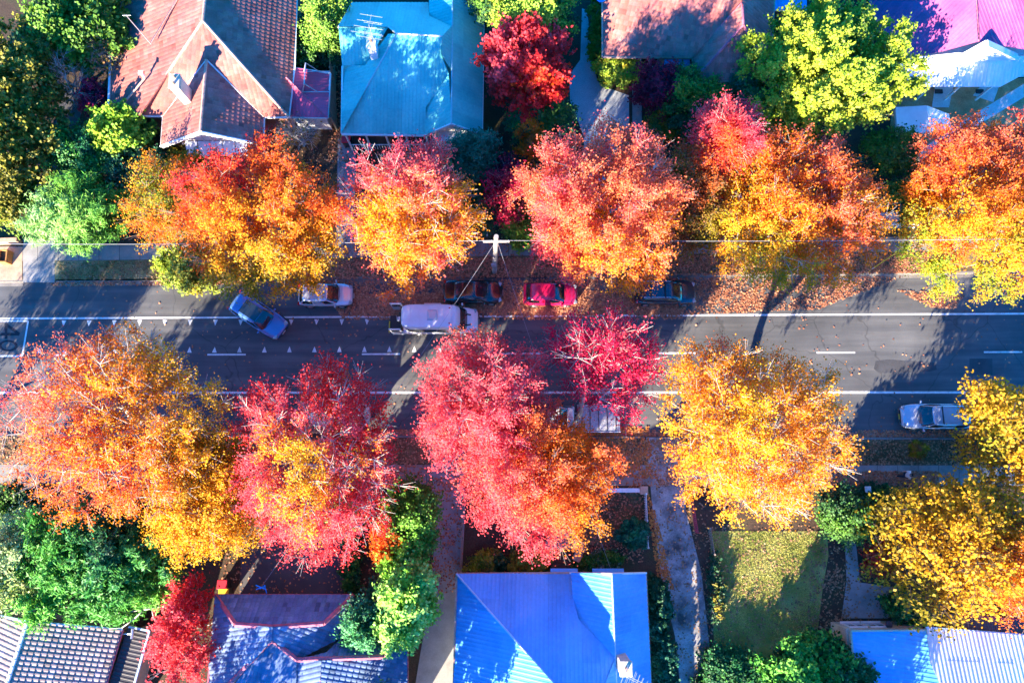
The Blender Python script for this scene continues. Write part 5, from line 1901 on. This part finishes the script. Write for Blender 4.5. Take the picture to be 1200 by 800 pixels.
garden('dark undergrowth between the terracotta roof and the paling fence', 366, 60, 1.4, 22, 40, 1.2, [DG, DG, GR], 58, 'shrub', 'shrub', tips=100, per=50)
garden('bare brown shrub below the red lean-to', 350, 158, 1.8, 28, 20, 1.5, [BR, OL], 59, 'shrub', 'shrub', tips=130, per=3, bark='bark_pale', bare=.7)
garden('mixed green shrubs under the white front gable', 240, 188, 1.4, 60, 14, 1.2, [DG, GR, OL, BR], 60, 'shrub', 'shrub', tips=110, per=60)
garden('dark teal conifer beside the white gable of the teal roofed house', 556, 192, 3.6, 30, 26, 2.8, [DG, TG, TG, (.03, .2, .12)], 61, tips=150, per=80, leaf=.3, aspect=.3)
garden('dark green conifer behind the power pole', 560, 240, 2.4, 26, 30, 2.2, [DG, DG, TG], 62, tips=120, per=80, leaf=.3, aspect=.3)
garden('dim plum coloured maple behind the power pole', 592, 224, 3.6, 26, 36, 2.6, [PU, PU, CR], 63, tips=110, per=40, bark='bark_pale', bare=.15, mat='leaf')
garden('bright green tree at the top edge beside the gravel drive', 622, 10, 5.0, 48, 32, 3.2, [DG, GR, (.3, .48, .05), LI], 64, tips=200, per=74)
garden('dark green tree at the top edge left of the crimson maple', 578, -4, 4.4, 26, 40, 3.0, [DG, DG, GR], 65, tips=130, per=74)
garden('deep green shrub below the crimson maple', 634, 138, 2.2, 40, 30, 2.0, [DG, TG, GR, TG], 66, 'shrub', 'shrub', tips=130, per=80)
garden('upright orange sapling below the crimson maple', 622, 162, 2.8, 16, 24, 2.0, [OR, YO, BR], 67, 'sapling', 'sapling', tips=50, per=40, trunk_r=.05, mat='leaf')
garden('dark hedge along the left side of the gravel drive', 646, 34, 2.0, 20, 32, 1.7, [DG, DG, TG], 68, 'shrub', 'shrub', tips=110, per=70)
garden('green and yellow hedge under the salmon tiled roof', 724, 82, 1.2, 30, 14, 1.1, [GR, (.3, .42, .04), LI, YE], 69, 'hedge', 'hedge', tips=120, per=70, leaf=.18, sig=.25, grad=(-.3, .4, .5))
garden('dark strip of shrubs along the left wall of the salmon tiled house', 698, 40, 1.2, 8, 52, 1.2, [DG, GR, OL], 70, 'shrub', 'shrub', tips=90, per=40)
garden('dark burgundy maple below the salmon tiled roof', 770, 106, 3.0, 22, 28, 2.0, [PU, PU, PU, CR], 71, tips=100, per=56, mat='leaf')
garden('dark green rounded tree below the shaded salmon roof', 806, 116, 2.8, 36, 34, 2.3, [DG, DG, GR, OL], 72, tips=150, per=74)
garden('dark olive shrub at the foot of the dark rounded tree', 786, 142, 1.3, 26, 18, 1.2, [DG, OL, DG], 73, 'shrub', 'shrub', tips=80, per=60)
garden('deep green bushes behind the lime green tree', 872, 110, 2.2, 26, 24, 1.9, [DG, TG, GR], 74, 'shrub', 'shrub', tips=110, per=70)
garden('shaded dark bushes in front of the white canopy', 1046, 176, 1.5, 30, 26, 1.3, [DG, GR, DG], 75, 'shrub', 'shrub', tips=100, per=60)
garden('low green garden bush showing between orange and yellow street trees', 1066, 236, 1.8, 22, 22, 1.6, [DG, GR, OL], 76, 'shrub', 'shrub', tips=80, per=60)
garden('dark green bush just left of the white front fence', 612, 268, 1.6, 20, 18, 1.4, [DG, GR, (.2, .34, .03)], 77, 'shrub', 'shrub', tips=80, per=60)
# lower gardens
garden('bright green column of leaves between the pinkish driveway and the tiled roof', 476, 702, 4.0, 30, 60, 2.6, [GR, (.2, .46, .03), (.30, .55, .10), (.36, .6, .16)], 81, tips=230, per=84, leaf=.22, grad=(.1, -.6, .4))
garden('dark green leafy tree above the bright green column', 484, 610, 3.6, 28, 42, 2.4, [DG, GR, (.12, .3, .02)], 82, tips=150, per=74)
garden('orange leaved shrub mixed into the green column of leaves', 458, 632, 3.4, 19, 28, 1.8, [YO, OR, OR, BR], 83, 'shrub', 'shrub', tips=80, per=60, mat='leaf')
garden('teal green bush overlapping the right eave of the tiled house', 430, 722, 3.4, 26, 28, 2.2, [TG, TG, GB, (.12, .4, .15)], 84, tips=110, per=70)
garden('small pale green bush beneath the pinkish red tree', 404, 606, 2.0, 18, 18, 1.4, [GR, (.3, .5, .12), PG], 85, 'shrub', 'shrub', tips=70, per=60)
garden('dark hedge strip between the dark driveway and its garden', 413, 656, .8, 10, 46, .8, [DG, DG, GR], 86, 'hedge', 'hedge', tips=110, per=44, leaf=.16, sig=.2)
garden('round clipped dark green bush in the garden bed by the picket fence', 742, 624, 1.0, 17, 18, 1.0, [DG, TG, GB], 87, 'shrub', 'shrub', tips=90, per=80, leaf=.14, sig=.16, lobes=.06)
garden('olive green bush left of the front steps', 620, 659, .9, 26, 13, .8, [DG, OL, (.2, .26, .03)], 88, 'shrub', 'shrub', tips=90, per=60, leaf=.16, sig=.2)
garden('white flowering bush right of the front steps', 704, 658, .8, 28, 11, .7, [DG, GR, DG, (.6, .62, .55)], 89, 'shrub', 'shrub', tips=100, per=50, leaf=.14, sig=.2, grad=(0, 0, .4))
garden('dim shrub left of the cottage near the pinkish driveway', 572, 660, .9, 24, 12, .8, [DG, DG, OL, LI], 90, 'shrub', 'shrub', tips=80, per=50, leaf=.16, sig=.22)
garden('dark green planting along the left edge of the worn drive', 772, 714, .9, 11, 38, .8, [DG, DG, TG], 91, 'shrub', 'shrub', tips=120, per=54, leaf=.18, sig=.25)
garden('dark lawn side planting beside the lower end of the worn drive', 779, 778, .7, 11, 36, .6, [DG, TG, (.03, .14, .04)], 92, 'shrub', 'shrub', tips=110, per=54, leaf=.18, sig=.25)
garden('broad glossy green tree at the bottom edge beside the worn drive', 958, 792, 2.5, 64, 44, 1.7, [DG, GB, DG, BG, (.14, .4, .05)], 93, tips=260, per=80, leaf=.24, grad=(-.6, .2, .3))
garden('tall evergreen below the frame left of the cottage', 462, 880, 6.5, 70, 60, 4.0, [DG, GR, GR], 111, tips=200, per=80)
garden('tall evergreen below the frame left of the flat blue roof', 975, 910, 6.0, 80, 60, 4.0, [DG, GR, GR], 112, tips=220, per=80)
garden('low glossy bush at the bottom edge left of the broad glossy tree', 852, 794, .7, 42, 28, .55, [DG, GB, DG, BG], 113, 'shrub', 'shrub', tips=130, per=80)
garden('tall evergreen below the frame left of the tiled house', 195, 950, 5.5, 74, 66, 3.6, [DG, GR, GR], 114, tips=130, per=60, bare=.45)
garden('deep green bush under the white twigged street tree', 988, 604, 1.9, 22, 27, 1.7, [DG, DG, GR], 94, 'shrub', 'shrub', tips=110, per=66)
garden('dark shrub below the loose golden tree', 1062, 713, 1.3, 24, 16, 1.2, [DG, DG, GR], 95, 'shrub', 'shrub', tips=80, per=60)
garden('rusty brown shrub at the left foot of the loose golden tree', 1030, 655, 1.0, 16, 16, .9, [BR, RD, BR], 96, 'shrub', 'shrub', tips=60, per=50, mat='leaf')
garden('low olive tuft on the verge above the walking person', 1076, 526, .4, 9, 7, .35, [OL, OL, BR], 97, 'shrub', 'shrub', tips=50, per=40, leaf=.16, sig=.15)
garden('straggly border plants between the worn drive and the dry lawn', 838, 690, .5, 9, 48, .35, [DG, DG, DG, OL], 98, 'shrub', 'shrub', tips=80, per=20, leaf=.16, sig=.25)
garden('dark hedge behind the low timber fence', 1030, 584, .9, 44, 12, .9, [DG, DG, GR], 99, 'hedge', 'hedge', tips=110, per=54)
garden('dark green clump at the left edge below the widest tree', 20, 592, 1.6, 28, 24, 1.4, [DG, DG, GR], 100, 'shrub', 'shrub', tips=90, per=60)

# bare pale limb over the edge of the tan house
mb = MB()
L0, L1_, L2_ = P(204, 708, 3.9), P(168, 714, 4.1), P(139, 718, 4.3)
for pts, r in (([L0, P(185, 711, 4.1), L1_, P(152, 716, 4.2), L2_], .07), ([L1_, P(158, 724, 4.0), P(143, 735, 3.9), P(128, 736, 3.9)], .05), ([P(178, 712, 4.1), P(180, 724, 4.0), P(188, 732, 4.0)], .05), ([P(152, 716, 4.2), P(148, 722, 4.1)], .03)):
    for i, (a_, b_) in enumerate(zip(pts[:-1], pts[1:])):
        mb.tube(a_ - L0, b_ - L0, r * (1 - .12 * i), r * (.88 - .12 * i), 7)
mb.tube((0, 0, 0), Vector(P(214, 700, ZL)) - L0, .08, .10, 7)
o = mb.build('bare_branch', 'bark_pale', smooth=True)
o.location = L0
tag(o, 'bare pale branch reaching over the roof edge of the tan brick house', 'branch')

# ================================================================== FALLEN LEAVES


def scatter():
    rng = np.random.default_rng(5)
    pts, col = [], []

    def area(px, n, stops, z, clump=0.0):
        us = np.array([p[0] for p in px], float); vs = np.array([p[1] for p in px], float)
        u0, u1, v0, v1 = us.min(), us.max(), vs.min(), vs.max()
        U = rng.uniform(u0, u1, n * 3); Vv = rng.uniform(v0, v1, n * 3)
        ins = np.zeros(len(U), bool)
        j = len(px) - 1
        for i in range(len(px)):
            cond = ((vs[i] > Vv) != (vs[j] > Vv)) & (U < (us[j] - us[i]) * (Vv - vs[i]) / (vs[j] - vs[i] + 1e-9) + us[i])
            ins ^= cond
            j = i
        U, Vv = U[ins], Vv[ins]
        if clump > 0:
            f = np.sin(U * .061 + 1.3) * np.sin(Vv * .13 + U * .017) + .6 * np.sin(U * .19 + Vv * .23) + .5 * np.sin(U * .43 - Vv * .31)
            k = rng.random(len(U)) < np.clip(.5 + f * clump * .5, .02, 1)
            U, Vv = U[k], Vv[k]
        U, Vv = U[:n], Vv[:n]
        for a_, b_ in zip(U, Vv):
            q = P(a_, b_, z)
            pts.append((q.x, q.y, z + rng.uniform(.008, .04)))
        t = rng.random(len(U))
        col.append(pal_color(stops, t) * rng.uniform(.6, 1.25, (len(t), 1)))
    LB_ = [(.28, .09, .04), (.44, .17, .08), (.50, .24, .13), (.36, .10, .05)]
    LO = [(.42, .13, .03), (.55, .22, .04), (.50, .10, .04)]
    LD_ = [(.20, .09, .04), (.34, .18, .09), (.26, .14, .07), (.42, .26, .14)]
    # upper parking lane and verge
    area([(330, 330), (800, 325), (1060, 324), (1000, 346), (960, 362), (800, 369), (400, 371), (385, 350)], 13500, LB_, .008, .55)
    area([(395, 345), (800, 340), (800, 368), (400, 371)], 9000, LB_, .008)
    area([(400, 371), (800, 368), (800, 374), (400, 375)], 700, LB_, .008, .8)
    area([(60, 326), (330, 322), (330, 333), (60, 335)], 1800, LB_, .02, .5)
    area([(330, 305), (1090, 296), (1090, 320), (330, 328)], 12000, LB_, ZL + .01, .3)
    area([(70, 307), (330, 305), (330, 328), (70, 328)], 900, LD_, ZL + .01, .6)
    area([(400, 284), (1090, 277), (1090, 296), (400, 303)], 1500, LB_, ZL + .02, .7)
    area([(1050, 340), (1130, 345), (1120, 362), (1090, 360)], 900, LB_, .008, .3)
    area([(60, 340), (1200, 335), (1200, 500), (0, 500)], 750, LB_, .008, .95)
    # lower gutter, verge, footpath
    area([(0, 503), (1200, 504), (1200, 513), (0, 509)], 5200, LB_, .01, .4)
    area([(655, 500), (760, 500), (760, 514), (655, 514)], 900, LO, .02)
    area([(0, 511), (1200, 516), (1200, 545), (0, 543)], 13000, LD_, ZL + .01, .35)
    area([(660, 512), (760, 512), (770, 560), (700, 560)], 1600, LO, ZL + .02, .5)
    area([(960, 552), (1100, 552), (1100, 572), (960, 572)], 2600, LB_, ZL + .02, .3)
    area([(380, 545), (960, 545), (960, 570), (380, 568)], 2600, LB_, ZL + .02, .6)
    area([(990, 548), (1000, 500), (960, 495), (955, 548)], 500, LB_, ZL + .02, .3)
    # lower gardens and drives
    area([(757, 570), (768, 600), (790, 690), (772, 690), (760, 600)], 1500, LO, ZL + .02, .3)
    area([(664, 570), (754, 570), (754, 660), (640, 664)], 1400, LB_, ZL + .02, .5)
    area([(500, 565), (545, 565), (540, 690), (500, 700)], 900, LB_, ZL + .02, .5)
    area([(260, 590), (480, 590), (470, 700), (260, 700)], 900, LB_, ZL + .02, .6)
    area([(765, 560), (840, 600), (850, 790), (800, 790)], 700, LD_, ZL + .02, .7)
    area([(830, 615), (1060, 615), (1060, 740), (830, 770)], 1800, LD_, ZL + .02, .6)
    area([(950, 640), (1000, 640), (990, 740), (945, 740)], 500, LD_, ZL + .02, .5)
    # upper gardens
    area([(170, 170), (560, 180), (560, 285), (170, 285)], 2600, LD_, ZL + .02, .5)
    area([(560, 160), (820, 130), (860, 280), (560, 280)], 1300, LD_, ZL + .02, .6)
    area([(755, 110), (830, 160), (800, 280), (755, 280)], 1500, LD_, ZL + .02, .4)
    area([(385, 60), (397, 60), (410, 190), (385, 190)], 700, LB_, ZL + .02, .4)
    pp = np.array(pts)
    C = np.concatenate(col)
    nrm = rng.normal(0, .28, (len(pp), 3)) + np.array([0, 0, 1])
    V = leaf_quads(pp, nrm, .145, .8, rng)
    quads_object('fallen_leaves', V, np.clip(C, 0, .9), 'litter', None, 'stuff')


scatter()

# grass blades on the lawns and verges (uncountable: one object)


def grass():
    rng = np.random.default_rng(9)
    pts, col = [], []
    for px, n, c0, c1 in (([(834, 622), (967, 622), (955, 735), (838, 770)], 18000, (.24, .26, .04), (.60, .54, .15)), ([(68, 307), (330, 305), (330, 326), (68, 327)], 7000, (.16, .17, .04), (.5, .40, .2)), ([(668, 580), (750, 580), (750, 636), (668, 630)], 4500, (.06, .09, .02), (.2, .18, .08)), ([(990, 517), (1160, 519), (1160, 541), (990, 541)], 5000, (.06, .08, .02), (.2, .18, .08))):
        us = [p[0] for p in px]; vs = [p[1] for p in px]
        for _ in range(n):
            a_, b_ = rng.random(2)
            u = (us[0] * (1 - a_) + us[1] * a_) * (1 - b_) + (us[3] * (1 - a_) + us[2] * a_) * b_
            v = (vs[0] * (1 - a_) + vs[1] * a_) * (1 - b_) + (vs[3] * (1 - a_) + vs[2] * a_) * b_
            q = P(u, v, ZL)
            pts.append((q.x, q.y, ZL + .03))
            t = np.clip(.5 + .4 * math.sin(u * .07 + v * .05) + .3 * math.sin(u * .19 - v * .13) + rng.normal(0, .25), 0, 1)
            col.append(np.array(c0) * (1 - t) + np.array(c1) * t)
    pp = np.array(pts)
    nrm = rng.normal(0, 1, (len(pp), 3)) * np.array([1, 1, .35]) + np.array([0, 0, .25])
    V = leaf_quads(pp, nrm, .13, .25, rng)
    quads_object('grass', V, np.array(col), 'litter', None, 'stuff')


grass()
